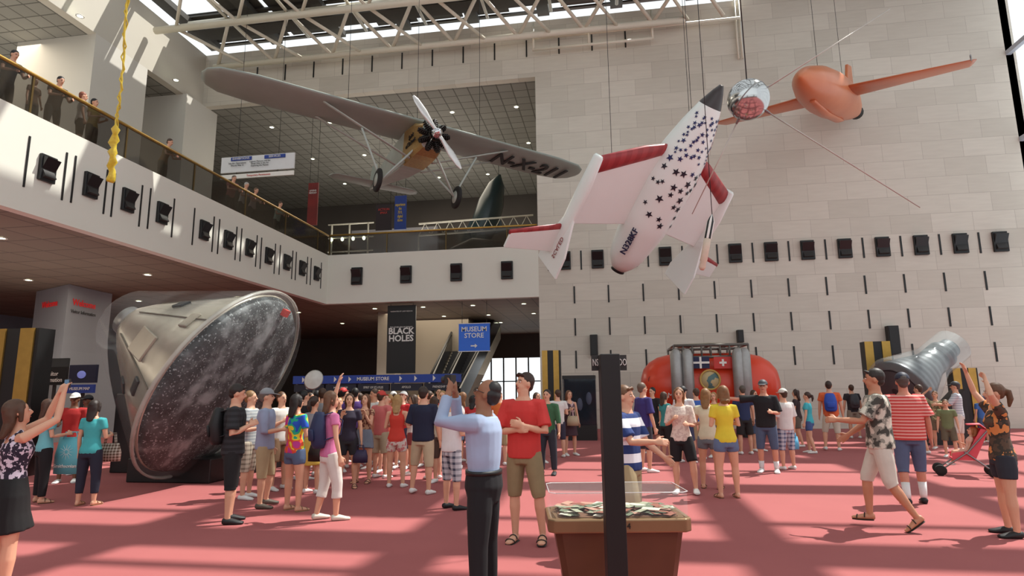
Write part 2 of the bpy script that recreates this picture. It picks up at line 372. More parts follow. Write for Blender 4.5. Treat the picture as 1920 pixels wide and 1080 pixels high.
b.f(rings[0]); b.mi=2; b.f(rings[-1]); fus=b.build('fuselage',[SW,mat((214,138,138),amt=.1),mat((58,50,50),rough=.3)],t,W=False)
rr=random.Random(3); pts=[]; STM=mat((24,36,100),rough=.4); STK=mat((22,26,44),rough=.4)
tries=0
while len(pts)<84 and tries<9000:
    tries+=1; y=2.2-abs(rr.gauss(0,1.25)); a=R(rr.uniform(232,350))
    if y<-1.3: continue
    r=rr.uniform(.05,.085) if y>.9 else rr.uniform(.08,.14)
    p=V((fr(y)*a,y))
    if any((p-q).length<(r+s)*.92 for q,s in pts): continue
    pts.append((p,r)); c0=a; rad=fr(y)+.012; rot=rr.uniform(-.3,.3); vs=[]; b=MB()
    for k in range(10):
        q=r*(1 if k%2==0 else .42); th=math.pi/2+rot+k*math.pi/5; da=q*math.cos(th)/rad; yy=y+q*math.sin(th); rd=fr(yy)+.015; vs.append(b.v((rd*math.cos(c0+da),yy,rd*math.sin(c0+da))))
    cc=b.v((rad*math.cos(c0)*1.01,y,rad*math.sin(c0)*1.01))
    for k in range(10): b.f([vs[k],vs[(k+1)%10],cc],False)
    b.build('star_marking',STM if y>.6 else STK,fus,W=False)
MB().lathe([(.24,-.12),(.2,-.02),(.18,0)],Matrix.Translation((0,-3.18,0))@Matrix.Rotation(R(-90),4,'X'),20).build('nozzle',BLACK,t,W=False)
for s in (1,-1):
    MB().prism([(s*x,y,z-.08) for x,y,z in [(.3,1.0,.1),(2.8,-.1,.1),(2.8,-2.0,.1),(.3,-1.6,.1)]],(0,0,.14)).build('wing',SW,t,W=False,bev=.03)
    MB().loft([(s*.45,.95,.1),(s*1.3,.6,.1),(s*2.78,-.1,.08)],[(.16,.1),(.24,.14),(.26,.14)],ref=(0,1,0),n=14).build('wing_leading_edge',REDW,t,W=False)
    MB().loft([(s*2.85,.15,.05),(s*2.85,-.8,.0),(s*2.85,-1.9,0),(s*2.85,-3.1,.05)],[(.1,.2),(.12,.28),(.1,.26),(.05,.2)],ref=(1,0,0),n=14).build('tail_boom',SW,t,W=False)
    MB().prism([(s*2.82,-1.6,-.2),(s*2.82,-2.8,-.65),(s*2.82,-3.5,-.7),(s*2.82,-3.45,.5),(s*2.82,-3.0,.55),(s*2.82,-1.9,.25)],(.08,0,0)).build('tail_fin',SW,t,W=False,bev=.02)
    MB().prism([(s*2.85,-2.15,.05),(s*4.5,-2.6,.05),(s*4.5,-3.1,.05),(s*2.85,-3.0,.05)],(0,0,.09)).build('tailplane',SW,t,W=False,bev=.02)
    MB().loft([(s*2.95,-2.17,.1),(s*4.5,-2.6,.1)],[(.12,.06),(.09,.05)],ref=(0,1,0),n=10).build('tailplane_edge',REDW,t,W=False)
txt('N328KF',.27,(.62,-2.0,-.42),(0,1,.0),(1,0,1.3),NAVY,fus,W=False,bold=.002,ext=.03)
txt('SCALED',.2,(2.93,-2.7,-.2),(0,1,-.0),(0,0,-1),mat((150,60,60)),t,W=False)
cable(t,(1.8,-.5,.2)); cable(t,(-1.8,-.5,.2)); cable(t,(0,2.0,.5))
# ---------- orange rocket plane
M=basis((.776,.07,.63),(-.6,-.1,.79),PD(1560,182,23.2))
t=thing('rocket_plane','orange bullet nosed rocket plane with straight thin wings hanging at right','airplane',M)
OR=mat((214,132,88),c2=(194,108,68),sc=1.2,rough=.32,amt=.1)
MB().lathe([(.12,-4.7),(.3,-4.3),(.5,-3.2),(.72,-1.5),(.8,0),(.8,1.2),(.7,2.6),(.5,3.7),(.28,4.35),(.1,4.65),(.02,4.72)],Matrix.Rotation(R(-90),4,'X'),32).build('fuselage',OR,t,W=False)
for s in (1,-1):
    MB().loft([(s*.5,.3,0),(s*2.4,.2,0),(s*4.2,.05,0),(s*4.3,.03,0)],[(1.1,.12),(.85,.08),(.58,.05),(.5,.02)],ref=(0,1,0),n=14,rnd=False).build('wing',OR,t,W=False)
    MB().loft([(s*.1,-4.0,.85),(s*1.7,-4.05,.85)],[(.5,.06),(.3,.03)],ref=(0,1,0),n=12).build('tailplane',OR,t,W=False)
    MB().tube([(s*4.25,.3,0),(s*4.25,1.4,0)],.025).build('wing_probe',STEEL,t,W=False)
MB().prism([(-.06,-2.9,.45),(-.06,-3.7,1.9),(-.06,-4.5,1.95),(-.06,-4.6,.2)],(.12,0,0)).build('tail_fin',OR,t,W=False,bev=.03)
MB().lathe([(.3,-.2),(.22,0)],Matrix.Translation((0,-4.7,0))@Matrix.Rotation(R(-90),4,'X'),16).build('rocket_nozzle',BLACK,t,W=False)
MB().loft([(0,3.3,-.6),(0,1.5,-.82),(0,-.8,-.8),(0,-1.6,-.72)],[(.1,.05),(.16,.08),(.16,.08),(.06,.03)],ref=(1,0,0)).build('belly_fairing',OR,t,W=False)
cable(t,(0,2.0,.75)); cable(t,(0,-2.5,.55))
# ---------- satellite
pS=PD(1403,187,8.9); M=Matrix.Translation(pS)
t=thing('satellite','polished silver ball satellite with four long whip antennas','satellite',M)
sp=MB().ell((0,0,0),(.295,.295,.295),nu=48,nv=28).build('sphere',mat((205,207,207),rough=.16,metal=1,amt=.12,sc=7),t,W=False)
MB().lathe([(.294,-.008),(.299,-.008),(.299,.008),(.294,.008)],M=(MC.to_4x4()@Matrix.Rotation(R(60),4,'X')@Matrix.Rotation(R(40),4,'Y')),n=40,loop=True).build('seam_ring',STEEL,sp,W=False)
for d in ((2.25,1.46,-.3),(2.36,-1.59,.2),(-.55,-1.55,-.9),(.38,1.7,-1.3)):
    v=MC@V(d); u=v.normalized(); am=MB().loft([u*.27,u*.36],[.028,.016],n=10).build('antenna_mount',STEEL,t,W=False); MB().loft([u*.34,v],[.012,.007],n=8,rnd=False).build('antenna',mat((205,200,190),metal=.4,rough=.4),am,W=False)
cable(t,(0,0,.28))
a=PD(1316,506,13); b2=PD(1335,402,13.2); ax=(b2-a); Lr=ax.length; q=ax.to_track_quat('Z','Y').to_matrix().to_4x4(); q.translation=a
t=thing('satellite_rocket','slim white and black striped rocket satellite hanging below the silver ball','satellite',q)
MB().lathe([(.04,0),(.07,.05),(.06,.18),(.075,.2),(.075,.5),(.075,Lr*.55)],n=20).build('motor_section',mat((225,205,185),amt=.1),t,W=False)
MB().lathe([(.076,Lr*.55),(.08,Lr*.56),(.08,Lr*.86),(.05,Lr*.94),(.01,Lr)],n=20,fn=lambda i,j:0 if (j//2)%2 else 1).build('instrument_section',[BLACK,WHITE],t,W=False)
cable(t,(0,0,Lr))
# yellow tether
p0=PD(240,-20,9.5); p1=PD(228,150,9.5); p2=PD(206,337,9.5)
t=thing('yellow_tether','crumpled yellow foil wrapped tether hanging at top left','tether',p2)
YEL=mat((226,206,60),c2=(180,150,34),sc=30,rough=.35,bump=.8); rr=random.Random(5)
pts=[p2.lerp(p1,i/22) if i<=22 else p1.lerp(p0,(i-22)/16) for i in range(39)]
MB().loft([p+V((rr.uniform(-.02,.02) if i<13 else 0,rr.uniform(-.02,.02),0)) for i,p in enumerate(pts)],[(rr.uniform(.035,.07) if i<12 else .015) for i in range(39)],n=8).build('wrapped_cord',YEL,t)
MB().loft([p+V((.028*math.sin(i*1.6),.028*math.cos(i*1.6),0)) for i,p in enumerate(pts)],.011,n=6).build('twisted_strand',YEL,t)
MB().tube([p0,V((p0.x,p0.y,20.39))],.013).build('cord',YEL,t)
# dark craft and lattice in far gallery
a=PY(900,450,36); b3=PY(935,335,36)
t=thing('dark_rocket_plane','dark teal aircraft body hanging nose up in the upper gallery','airplane',a)
TEAL=mat((22,42,46),rough=.3)
dv=(b3-a); MB().loft([a-dv*.05,a+dv*.2,a+dv*.6,a+dv*.9,a+dv*1.05],[.5,.85,.8,.5,.1],n=20).build('fuselage',TEAL,t)
MB().prism([a+V((-1.2,0,.0)),a+V((-.6,0,1.3)),a+V((0,0,.9)),a+V((0,0,0))],(0,.15,0)).build('fin',TEAL,t); MB().prism([a+V((.4,0,.2)),a+V((1.5,0,.5)),a+V((1.3,0,1.2)),a+V((.5,0,1.4))],(0,.15,0)).build('fin',TEAL,t)
MB().tube([b3,V((b3.x,b3.y,16.99))],.02).build('cable',WIRE,t); MB().tube([V((a.x,a.y,8.31)),a+dv*.1],.08).build('stand',STEEL,t)
def lattice(name,label,a,b,h,n,m=PIPE):
    t=thing(name,label,'truss',a)
    a=V(a);b=V(b)
    MB().tube([a,b],.05,6).build('chord',m,t); MB().tube([a+V((0,0,h)),b+V((0,0,h))],.05,6).build('chord',m,t)
    for k in range(n): 
        p=a.lerp(b,k/n); q=a.lerp(b,(k+.5)/n)+V((0,0,h)); r_=a.lerp(b,(k+1)/n); MB().tube([p,q,r_],.03,6).build('brace',m,t)
    for k in (0,1): p=a.lerp(b,k); MB().tube([V((p.x,p.y,8.31)),p],.04,6).build('leg',m,t)
lattice('exhibit_truss','pale lattice truss lying across the far upper gallery behind the railing',PY(785,442,33),PY(1000,426,33),.7,9)
t=thing('lighting_rig','white pipe frame with lamps on the upper gallery at the monoplane tail','rig',PY(655,440,32).xyz)
for px in (622,655,690): a=PY(px,440,32); MB().tube([V((a.x,32,8.31)),V((a.x,32,11.2))],.05).build('upright',PIPE,t)
for z in (9.6,10.4,11.2): a=PY(615,440,32).x; b4=PY(700,440,32).x; MB().tube([(a,32,z),(b4,32,z)],.04).build('crossbar',PIPE,t)
for k in range(4): MB().ell((PY(625+k*20,400,32).x,31.9,10.3),(.09,.09,.12)).build('lamp',LAMP,t)
c=PY(905,440,31)
t=thing('engine_exhibit','dark machinery exhibit standing behind the far railing','exhibit',(c.x,31,8.31))
MB().loft([(c.x-1.6,31,9.0),(c.x-.5,31,9.25),(c.x+1.4,31,9.2)],[.3,.5,.25],n=14).build('hull',mat((56,52,46),rough=.4),t)
for k in range(4): MB().tube([(c.x-1.2+k*.8,31,8.34),(c.x-1.1+k*.7,31,9)],.05).build('support',STEEL,t)
# ---------- signs
def sign(name,label,px0,py0,px1,py1,Y,m,th=.08,cat='sign',hang=None):
    a=PY(px0,py1,Y); b=PY(px1,py0,Y); t=thing(name,label,cat,V(((a.x+b.x)/2,Y,a.z)))
    z0=PY((px0+px1)/2,py1,Y).z; z1=PY((px0+px1)/2,py0,Y).z
    if hang==6: z1=min(z1,5.9)
    pn=MB().bx((a.x,Y,z0),(b.x,Y+th,z1)).build('panel',m,t)
    if hang:
        for q in (.1,.9): x=a.x+(b.x-a.x)*q; MB().tube([(x,Y+th/2,z1-.02),(x,Y+th/2,hang-.01)],.012,6).build('hanger',WIRE,t)
    return pn,(a.x+b.x)/2,z0,z1,b.x-a.x
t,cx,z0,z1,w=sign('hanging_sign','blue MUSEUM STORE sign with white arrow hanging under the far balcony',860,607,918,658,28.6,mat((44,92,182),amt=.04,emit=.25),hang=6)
for z in (z0-.03,z1): MB().bx((cx-w/2-.03,28.57,z),(cx+w/2+.03,28.64,z+.03)).build('frame',WHITE,t)
txt('MUSEUM\nSTORE',.32,(cx,28.58,z1-.42),(1,0,0),(0,0,1),WHITE,t,bold=.006,sp=.95)
b=MB(); y=28.58; zz=z0+.24; b.prism([(cx-.16,y,zz-.03),(cx+.04,y,zz-.03),(cx+.04,y,zz-.1),(cx+.17,y,zz),(cx+.04,y,zz+.1),(cx+.04,y,zz+.03),(cx-.16,y,zz+.03)],(0,-.01,0)); b.build('arrow',WHITE,t)
t,cx,z0,z1,w=sign('banner','tall black BLACK HOLES banner hanging beside the escalator',724,563,780,700,28.6,mat((16,15,18),rough=.4),cat='banner',hang=6)
txt('BLACK\nHOLES',.42,(cx,28.58,(z0+z1)/2+.2),(1,0,0),(0,0,1),WHITE,t,bold=.012,sp=.85)
txt('THE OTHER SIDE OF INFINITY',.095,(cx,28.58,(z0+z1)/2+.58),(1,0,0),(0,0,1),WHITE,t,sx=.9)
txt('NARRATED BY LIAM NEESON',.085,(cx,28.58,z1-.3),(1,0,0),(0,0,1),WHITE,t)
t,cx,z0,z1,w=sign('directory_sign','white EXHIBITIONS and SERVICES directory hanging over the left balcony corner',414,291,552,320,24,mat((222,224,226),amt=.03))
for d,s in ((-.78,'EXHIBITIONS'),(.85,'SERVICES')):
    MB().bx((cx+d-.5,23.96,z1-.2),(cx+d+.5,23.99,z1-.04)).build('heading_bar',BLUE,t); txt(s,.14,(cx+d,23.95,z1-.12),(1,0,0),(0,0,1),WHITE,t)
txt('Sea-Air Operations\nWorld War II',.11,(cx-.95,23.95,z1-.38),(1,0,0),(0,0,1),BLACK,t); txt('Legend, Memory and the\nGreat War in the Air\nExploring the Planets',.1,(cx+.15,23.95,z1-.4),(1,0,0),(0,0,1),BLACK,t)
MB().bx((cx-w/2,24,z0-.3),(cx+w/2,24.06,z0-.1)).build('lower_panel',WHITE,t.parent); txt('Temporary Permissions',.12,(cx+.1,23.98,z0-.2),(1,0,0),(0,0,1),RED,t)
for d in (-1,1): MB().tube([(cx+d,24.03,z0-.12),(cx+d,24.03,20.39)],.01).build('hanger',WIRE,t.parent)
t,cx,z0,z1,w=sign('banner','red and black vertical banner on the upper gallery column',575,343,597,422,29,mat((150,30,24),c2=(40,16,16),sc=1.2),cat='banner',hang=17)
txt('LEGEND\nMEMORY',.13,(cx,28.98,z1-.5),(1,0,0),(0,0,1),WHITE,t,sx=.8)
t,cx,z0,z1,w=sign('banner','dark banner with red lettering behind the monoplane wheel',704,383,735,432,31,mat((40,22,26)),cat='banner',hang=17)
txt('ACTION\nIMAX',.19,(cx,30.98,z1-.4),(1,0,0),(0,0,1),RED,t,sx=.9)
t,cx,z0,z1,w=sign('banner','blue digital dome banner with yellow lettering in the upper gallery',739,367,762,430,30.5,mat((30,60,140)),cat='banner',hang=17)
txt('experience\nthe\n70 ft.\ndigital\ndome',.24,(cx,30.48,(z0+z1)/2),(1,0,0),(0,0,1),mat((240,205,60)),t,sx=.52,sp=.9)
# museum store desk
p=PY(545,800,25); q=PY(856,800,25); t=thing('ticket_desk','long ticket counter under a blue MUSEUM STORE fascia','counter',((p.x+q.x)/2,25,0))
zt=PY(700,703,25).z; zbt=PY(700,718,25).z
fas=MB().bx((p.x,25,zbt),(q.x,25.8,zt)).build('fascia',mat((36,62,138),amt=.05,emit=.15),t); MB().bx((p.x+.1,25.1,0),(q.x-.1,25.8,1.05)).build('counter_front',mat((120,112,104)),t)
n=5
for k in range(n):
    xa_=p.x+(q.x-p.x)*k/n; xb_=p.x+(q.x-p.x)*(k+1)/n
    pn=MB().bx((xa_+.04,25.05,zbt-.34),(xb_-.04,25.2,zbt-.04)).build('name_panel',[mat((40,44,60))],t); txt(['GIFTS','MUSEUM SHIP','SPIRIT OF ST.LOUIS','APOLLO','FRIENDSHIP 7'][k],.13,((xa_+xb_)/2,25.04,zbt-.19),(1,0,0),(0,0,1),WHITE,pn,sx=.8)
    MB().bx((xa_,25.3,1.05),(xa_+.06,25.4,zbt)).build('support',STEEL,t)
    for u in (.3,.75):
        xx=xa_+(xb_-xa_)*u; 
        if k!=2: MB().prism([(xx,24.99,zbt+.05),(xx+.12,24.99,(zt+zbt)/2),(xx,24.99,zt-.05)],(0,-.01,0)).build('arrow',WHITE,fas)
txt('MUSEUM STORE',.2,((p.x+q.x)/2,24.98,(zt+zbt)/2),(1,0,0),(0,0,1),WHITE,fas,bold=.004)
p=PY(588,712,20); t=thing('dish_antenna','white round dish standing above the crowd by the ticket desk','dish',(p.x,20,0))
MB().lathe([(.01,.08),(.2,.06),(.34,0),(.35,0),(.2,.04),(.01,.06)],Matrix.Translation(p)@Matrix.Rotation(R(75),4,'X'),24).build('dish',mat((225,224,218)),t); MB().tube([(p.x,20.05,0),(p.x,20.05,p.z)],.04).build('pole',STEEL,t)
# escalator
t=thing('escalator','dark escalator rising under the far balcony','escalator',(PY(835,800,29).x,29,0))
xl0=PY(805,705,29.5).x; xl1=PY(868,705,29.5).x; xr0=PY(862,590,38).x; xr1=PY(936,590,38).x; A0=V((xl0,29,0.9)); A1=V((xl1,29,.9)); B0=V((xr0,38.5,5.9)); B1=V((xr1,38.5,5.9))
def slab(lo0,lo1,hi0,hi1,z0,z1,nm,m):
    b=MB(); vs=[b.v(V(p)+V((0,0,z))) for z in (z0,z1) for p in (lo0,lo1,hi1,hi0)]
    for q in ((0,3,2,1),(4,5,6,7),(0,1,5,4),(1,2,6,5),(2,3,7,6),(3,0,4,7)): b.f([vs[i] for i in q],False)
    return b.build(nm,m,t)
slab(A0,A1,B0,B1,-.9,-.1,'truss_casing',mat((170,162,148)))
b=MB()
for k in range(30):
    f=k/30; pa=A0.lerp(B0,f); pb=A1.lerp(B1,f); b.bx((pa.x+.15,pa.y,pa.z-.1),(pb.x-.15,pa.y+.34,pa.z+.12))
b.build('steps',mat((54,54,56),metal=.4,rough=.4),t)
for f in (0,.5,.96):
    pa=A0.lerp(A1,f); pb=B0.lerp(B1,f); w=V((.08,0,0)); bl_=slab(pa,pa+w,pb,pb+w,-.1,.95,'balustrade',mat((34,34,36),rough=.2)); MB().tube([pa+V((.04,-.4,1)),pb+V((.04,0,1))],.06).build('handrail',BLACK,bl_)
# visitor column
p=PY(122,740,21.5); t=thing('welcome_column','grey column with red Welcome lettering under the left balcony','column',(p.x,21.5,0))
xe=PY(122,600,20.6).x; xa_=PY(62,600,21.8).x; xb_=PY(184,600,22.4).x
base=[(xe,20.6),(xa_,21.8),(xa_,23),(xb_,23),(xb_,22.4)]; mx=sum(x for x,y in base)/5; my=22
b=MB(); rings=[]
for z,k in ((0,1.6),(1.0,1.42),(1.8,1.26),(2.6,1.12),(3.4,1.03),(4.0,1),(5.99,1)): rings.append([b.v((mx+(x-mx)*k,my+(y-my)*k,z)) for x,y in base])
for A_,B_ in zip(rings,rings[1:]):
    for j in range(5): b.f([A_[j],A_[(j+1)%5],B_[(j+1)%5],B_[j]],False)
b.f(rings[0]); b.f(rings[-1]); b.build('shaft',mat((150,154,160),amt=.05,sc=.6),t)
dA=V((xe-xa_,20.6-21.8,0)).normalized(); dB=V((xb_-xe,1.8,0)).normalized(); zw=PY(120,568,21).z
nA=V((dA.y,-dA.x,0)); nB=V((dB.y,-dB.x,0)); WR=mat((200,30,30),emit=.35)
txt('Welcome',.36,V(((xe+xa_)/2,21.2,zw))+nA*.03,dA,(0,0,1),WR,t,bold=.006); txt('Welcome',.36,V(((xe+xb_)/2,21.5,zw))+nB*.03,dB,(0,0,1),WR,t,sx=.9,bold=.006); txt('Visitor Information',.2,V(((xe+xb_)/2,21.5,zw-.36))+nB*.03,dB,(0,0,1),BLACK,t,sx=.9)
t,cx,z0,z1,w=sign('information_sign','black Visitor Information sign with a white question mark',70,672,128,722,17.5,BLACK)
MB().lathe([(.01,0),(.11,0),(.11,.02),(.01,.02)],Matrix.Translation((cx-.2,17.49,z1-.15))@Matrix.Rotation(R(90),4,'X'),20).build('emblem',WHITE,t); txt('?',.2,(cx-.2,17.46,z1-.15),(1,0,0),(0,0,1),BLACK,t); txt('Visitor\nInformation',.2,(cx,17.48,z0+.26),(1,0,0),(0,0,1),WHITE,t,sx=.85)
MB().bx((cx-.05,17.6,0),(cx+.05,17.65,z0)).build('pole',DGREY,t.parent)
t,cx,z0,z1,w=sign('museum_map_sign','blue MUSEUM MAP sign below a dark screen showing the moon',124,721,176,737,17,BLUE)
txt('MUSEUM MAP',.13,(cx,16.98,(z0+z1)/2),(1,0,0),(0,0,1),WHITE,t,sx=.9); z2=PY(150,684,17).z; sc_=MB().bx((cx-.45,17,z1+.05),(cx+.5,17.1,z2)).build('screen',mat((20,24,50),emit=.1),t.parent); MB().ell((cx,17,(z1+z2)/2),(.16,.02,.12)).build('picture',mat((120,130,200),emit=.4),sc_); MB().bx((cx-.05,17.1,0),(cx+.05,17.15,z1)).build('pole',DGREY,t.parent)
for (px0,px1,py,Y,lab) in ((-12,74,616,11.5,'gold framed black display pylon at the left edge'),(1016,1050,657,24,'gold and black pylon at the left end of the stone wall'),(1620,1672,640,22.5,'gold and black pylon behind the clear covered capsule'),(1785,1832,690,21.8,'low gold edged black pylon right of the capsule')):
    a=PY(px0,py,Y); b_=PY(px1,py,Y); h=PY((px0+px1)/2,py,Y).z; t=thing('display_pylon',lab,'pylon',((a.x+b_.x)/2,Y,0)); w=b_.x-a.x
    MB().bx((a.x,Y,0),(b_.x,Y+.4,h)).build('core',BLACK,t); MB().bx((a.x,Y-.03,0),(a.x+w*.3,Y,h)).build('gold_strip',GOLD,t); MB().bx((a.x+w*.62,Y-.03,0),(a.x+w*.92,Y,h)).build('gold_strip',GOLD,t)
for (px0,px1,py0,py1,lab) in ((1107,1120,627,667,'narrow dark wall speaker left of the red gondola'),(1384,1394,618,642,'narrow dark wall speaker above the red gondola'),(1670,1685,610,665,'narrow dark wall speaker beside the clear capsule')):
    a=PY(px0,py1,D-.3); b_=PY(px1,py0,D-.3); t=thing('wall_speaker',lab,'speaker',(a.x,D-.3,a.z)); MB().bx((a.x,D-.3,a.z),(b_.x,D,b_.z)).build('cabinet',DGREY,t,bev=.02); MB().bx((a.x+.04,D-.32,a.z+.05),(b_.x-.04,D-.3,b_.z-.05)).build('grille',BLACK,t)
a=PY(1056,805,21.5); b_=PY(1116,710,21.5); t=thing('display_case','dark glass display case against the stone wall','display case',((a.x+b_.x)/2,21.5,0))
MB().bx((a.x,21.5,0),(b_.x,22.3,.5)).build('base',BLACK,t); MB().bx((a.x,21.5,.5),(b_.x,22.3,b_.z)).build('glass',mat((50,60,72),alpha=.5,rough=.05),t); MB().bx((a.x,21.5,b_.z),(b_.x,22.3,b_.z+.12)).build('lid',BLACK,t); MB().bx((a.x,22.3,0),(b_.x,22.36,b_.z+.12)).build('back_panel',mat((30,34,46)),t)
for k in range(3): MB().ell((a.x+.25+k*.32,21.9,1.0+.2*k),(.1,.1,.22)).build('exhibit',mat((150,160,190)),t)
# ---------- cone capsule: fit its rim circle to the rim seen in the photograph
MT=MC.transposed()
def proj(P):
    q=MT@(P-CAM); return (960-q.x/q.z*F,540+q.y/q.z*F)
TG=[(525,543),(560,590),(543,680),(485,770),(392,845),(285,893),(254,850),(290,715),(345,640),(430,575)]
def circ(p,rad=2.0,m=44):
    C=PD(p[0],p[1],p[2]); n=(MC@V((math.sin(p[3])*math.cos(p[4]),math.sin(p[3])*math.sin(p[4]),math.cos(p[3])))).normalized(); X=n.orthogonal().normalized(); Y=n.cross(X)
    return C,n,[proj(C+X*rad*math.cos(2*math.pi*k/m)+Y*rad*math.sin(2*math.pi*k/m)) for k in range(m)]
def cost(p):
    _,_,c=circ(p); return sum(min((x-a)**2+(y-b)**2 for a,b in c) for x,y in TG)
rr=random.Random(1); best=[410,715,11.5,R(62),R(-38)]; bc_=cost(best); sg=[12,12,.6,.2,.2]
for it in range(1500):
    k=1.0 if it<400 else .35 if it<900 else .1
    q=[v+rr.gauss(0,s*k) for v,s in zip(best,sg)]; c=cost(q)
    if c<bc_: best,bc_=q,c
C,n_,_=circ(best)
X=n_.cross(V((0,0,1))).normalized(); Y_=n_.cross(X); M=Matrix((X,Y_,n_)).transposed().to_4x4(); M.translation=C
t=thing('space_capsule','scorched cone shaped space capsule under clear cover tilted on a black plinth','spacecraft',M)
SH=mat((26,29,31),'char',c2=(62,67,68),c3=(142,150,150),sc=2.6,rough=.7,bump=.7); CONE=mat((204,200,184),c2=(134,126,110),sc=2.2,rough=.25,metal=.5)
MB().lathe([(1.9,0),(1.8,.12),(1.5,.2),(1.0,.28),(.5,.32),(.02,.33)],n=56).build('heat_shield',SH,t,W=False)
cone=MB().lathe([(.42,-2.3),(.5,-2.2),(.62,-2.05),(1.86,-.12),(1.92,-.04),(1.9,0)],n=56).build('cone_hull',CONE,t,W=False)
MB().lathe([(.3,-2.55),(.34,-2.3),(.3,-2.2)],n=24).build('docking_ring',STEEL,t,W=False)
toc=MW[t.name].to_3x3().inverted()@(CAM-M.translation); ac=math.atan2(toc.y,toc.x)
sl=math.atan2(1.24,1.93)
def onhull(a,zz,off=.0):
    rr_=1.86+(zz+.12)*(1.24/1.93)+off; return V((rr_*math.cos(a),rr_*math.sin(a),zz))
for da,zz,ww,hh,m_ in ((.15,-1.1,.5,.7,mat((176,168,150),rough=.3,metal=.4)),(-.75,-1.3,.25,.25,BLACK),(.95,-1.2,.28,.22,BLACK),(.55,-.6,.3,.2,BLACK),(-.35,-.5,.35,.25,mat((140,132,116)))):
    a=ac+da; P=onhull(a,zz,.01); nn=V((math.cos(a)*math.cos(sl),math.sin(a)*math.cos(sl),-math.sin(sl))); tt=V((-math.sin(a),math.cos(a),0)); uu=nn.cross(tt); MM=Matrix((tt,uu,nn)).transposed()
    MB().box(P,(ww,hh,.05),MM).build('hatch_panel' if m_!=BLACK else 'window_port',m_,cone,W=False,bev=.02)
for k in range(8): a=ac+k*math.pi/4+.4; MB().tube([onhull(a,-.15,.01),onhull(a,-2.0,.01)],.014,6).build('seam_strip',mat((120,112,96),metal=.4),cone,W=False)
r=ray(520,578); P=CAM+r*((C-CAM).dot(n_)/r.dot(n_)); P=M.inverted()@P; MB().box((P.x,P.y,.2),(.16,.14,.1)).build('red_tag',RED,t,W=False)
cov=MB().lathe([(.6,-2.6),(.66,-2.54),(1.98,-.1),(2.02,.06),(1.85,.24),(1.4,.36),(.8,.43),(.02,.45)],n=56).build('clear_cover',mat((225,230,230),alpha=.05,rough=.03,amt=.01),t,W=False)
MB().lathe([(2.0,-.02),(2.04,-.02),(2.04,.04),(2.0,.04)],n=56,loop=True).build('cover_rim',mat((210,210,200),alpha=.5,rough=.2),cov,W=False)
t=thing('plinth','black plinth carrying the tilted cone capsule','plinth',(C.x,C.y+1,0)); yb_=C.y+1.0
xL_=PY(192,800,yb_).x; xR_=PY(385,800,yb_).x; xM_=PY(405,900,C.y+.2).x; xN_=PY(250,900,C.y+.2).x
MB().bx((xL_,yb_+.3,0),(xR_,yb_+2.2,1.7)).build('block',BLACK,t,bev=.02); MB().bx((xN_,C.y,0),(xM_,yb_+2,.45)).build('base_step',BLACK,t,bev=.02)
# ---------- red gondola
p=PY(1330,730,23.5); t=thing('balloon_gondola','red capsule gondola with portholes, gas tanks and flags in front of the stone wall','gondola',(p.x,23.5,0))
cz=PY(1330,725,23.5).z; x0_=PY(1203,730,23.5).x; x1_=PY(1460,730,23.5).x; cx=(x0_+x1_)/2; hl=(x1_-x0_)/2
RG=mat((228,68,38),rough=.3,amt=.07,sc=1)
pr=[(0,.35),(.1,.66),(.3,.9),(.6,1.08),(1.0,1.18),(1.4,1.22)]
MB().loft([(cx-hl+d,23.5,cz) for d,r_ in pr]+[(cx+hl-d,23.5,cz) for d,r_ in pr[::-1]],[r_ for d,r_ in pr]+[r_ for d,r_ in pr[::-1]],ref=(0,1,0),n=36,rnd=False).build('hull',RG,t)
Fy=Matrix.Rotation(R(90),4,'X')
q=PY(1222,712,22.9); pr_=MB().lathe([(.09,0),(.14,0),(.14,.05),(.09,.05)],Matrix.Translation((q.x,22.76,q.z))@Fy,20,loop=True).build('porthole_ring',mat((150,44,30)),t); MB().lathe([(.01,.02),(.1,.02),(.1,.04),(.01,.04)],Matrix.Translation((q.x,22.76,q.z))@Fy,20).build('porthole_glass',DGREY,pr_)
for px in (1268,1289,1396,1384):
    q=PY(px,700,22.2); MB().lathe([(.05,.95),(.13,.9),(.2,.75),(.2,-.75),(.13,-.9),(.05,-.95)][::-1],Matrix.Translation((q.x,22.05,cz+.35)),18).build('gas_tank',mat((170,170,168),rough=.4,metal=.5),t)
zt=PY(1330,670,22.6).z; zu=PY(1330,648,22.6).z; xa_=PY(1262,660,22.6).x; xb_=PY(1400,660,22.6).x
RK=mat((120,116,110),metal=.5)
for y in (22.3,24.5):
    for z in (zt,zu): MB().tube([(xa_,y,z),(xb_,y,z)],.05).build('rack_rail',RK,t)
    for k in range(9): x=xa_+(xb_-xa_)*k/8; MB().tube([(x,y,zt),(x,y,zu)],.035).build('rack_post',RK,t)
    for x in (xa_,xb_): MB().tube([(x,y,zt),(x,y,0)],.05).build('rack_leg',RK,t)
for k in range(5): x=xa_+(xb_-xa_)*k/4; MB().tube([(x,22.3,zu),(x,24.5,zu)],.04).build('rack_crossbar',STEEL,t)
MB().loft([(xa_+.3,23.4,zu+.05),(cx,23.4,zu+.1),(xb_-.3,23.4,zu+.05)],[(.6,.06)]*3,ref=(0,1,0)).build('rolled_fabric',mat((190,180,160)),t)
def flag(px,m1,m2,a_,h_):
    q=PY(px,680,22.25); f_=MB().bx((q.x-.3,22.2,q.z-.2),(q.x+.3,22.24,q.z+.2)).build('flag',m1,t); b=MB(); b.bx((q.x-a_,22.18,q.z-.035),(q.x+a_,22.2,q.z+.035)); b.bx((q.x-.035,22.179,q.z-h_),(q.x+.035,22.199,q.z+h_)); b.build('flag_cross',m2,f_)
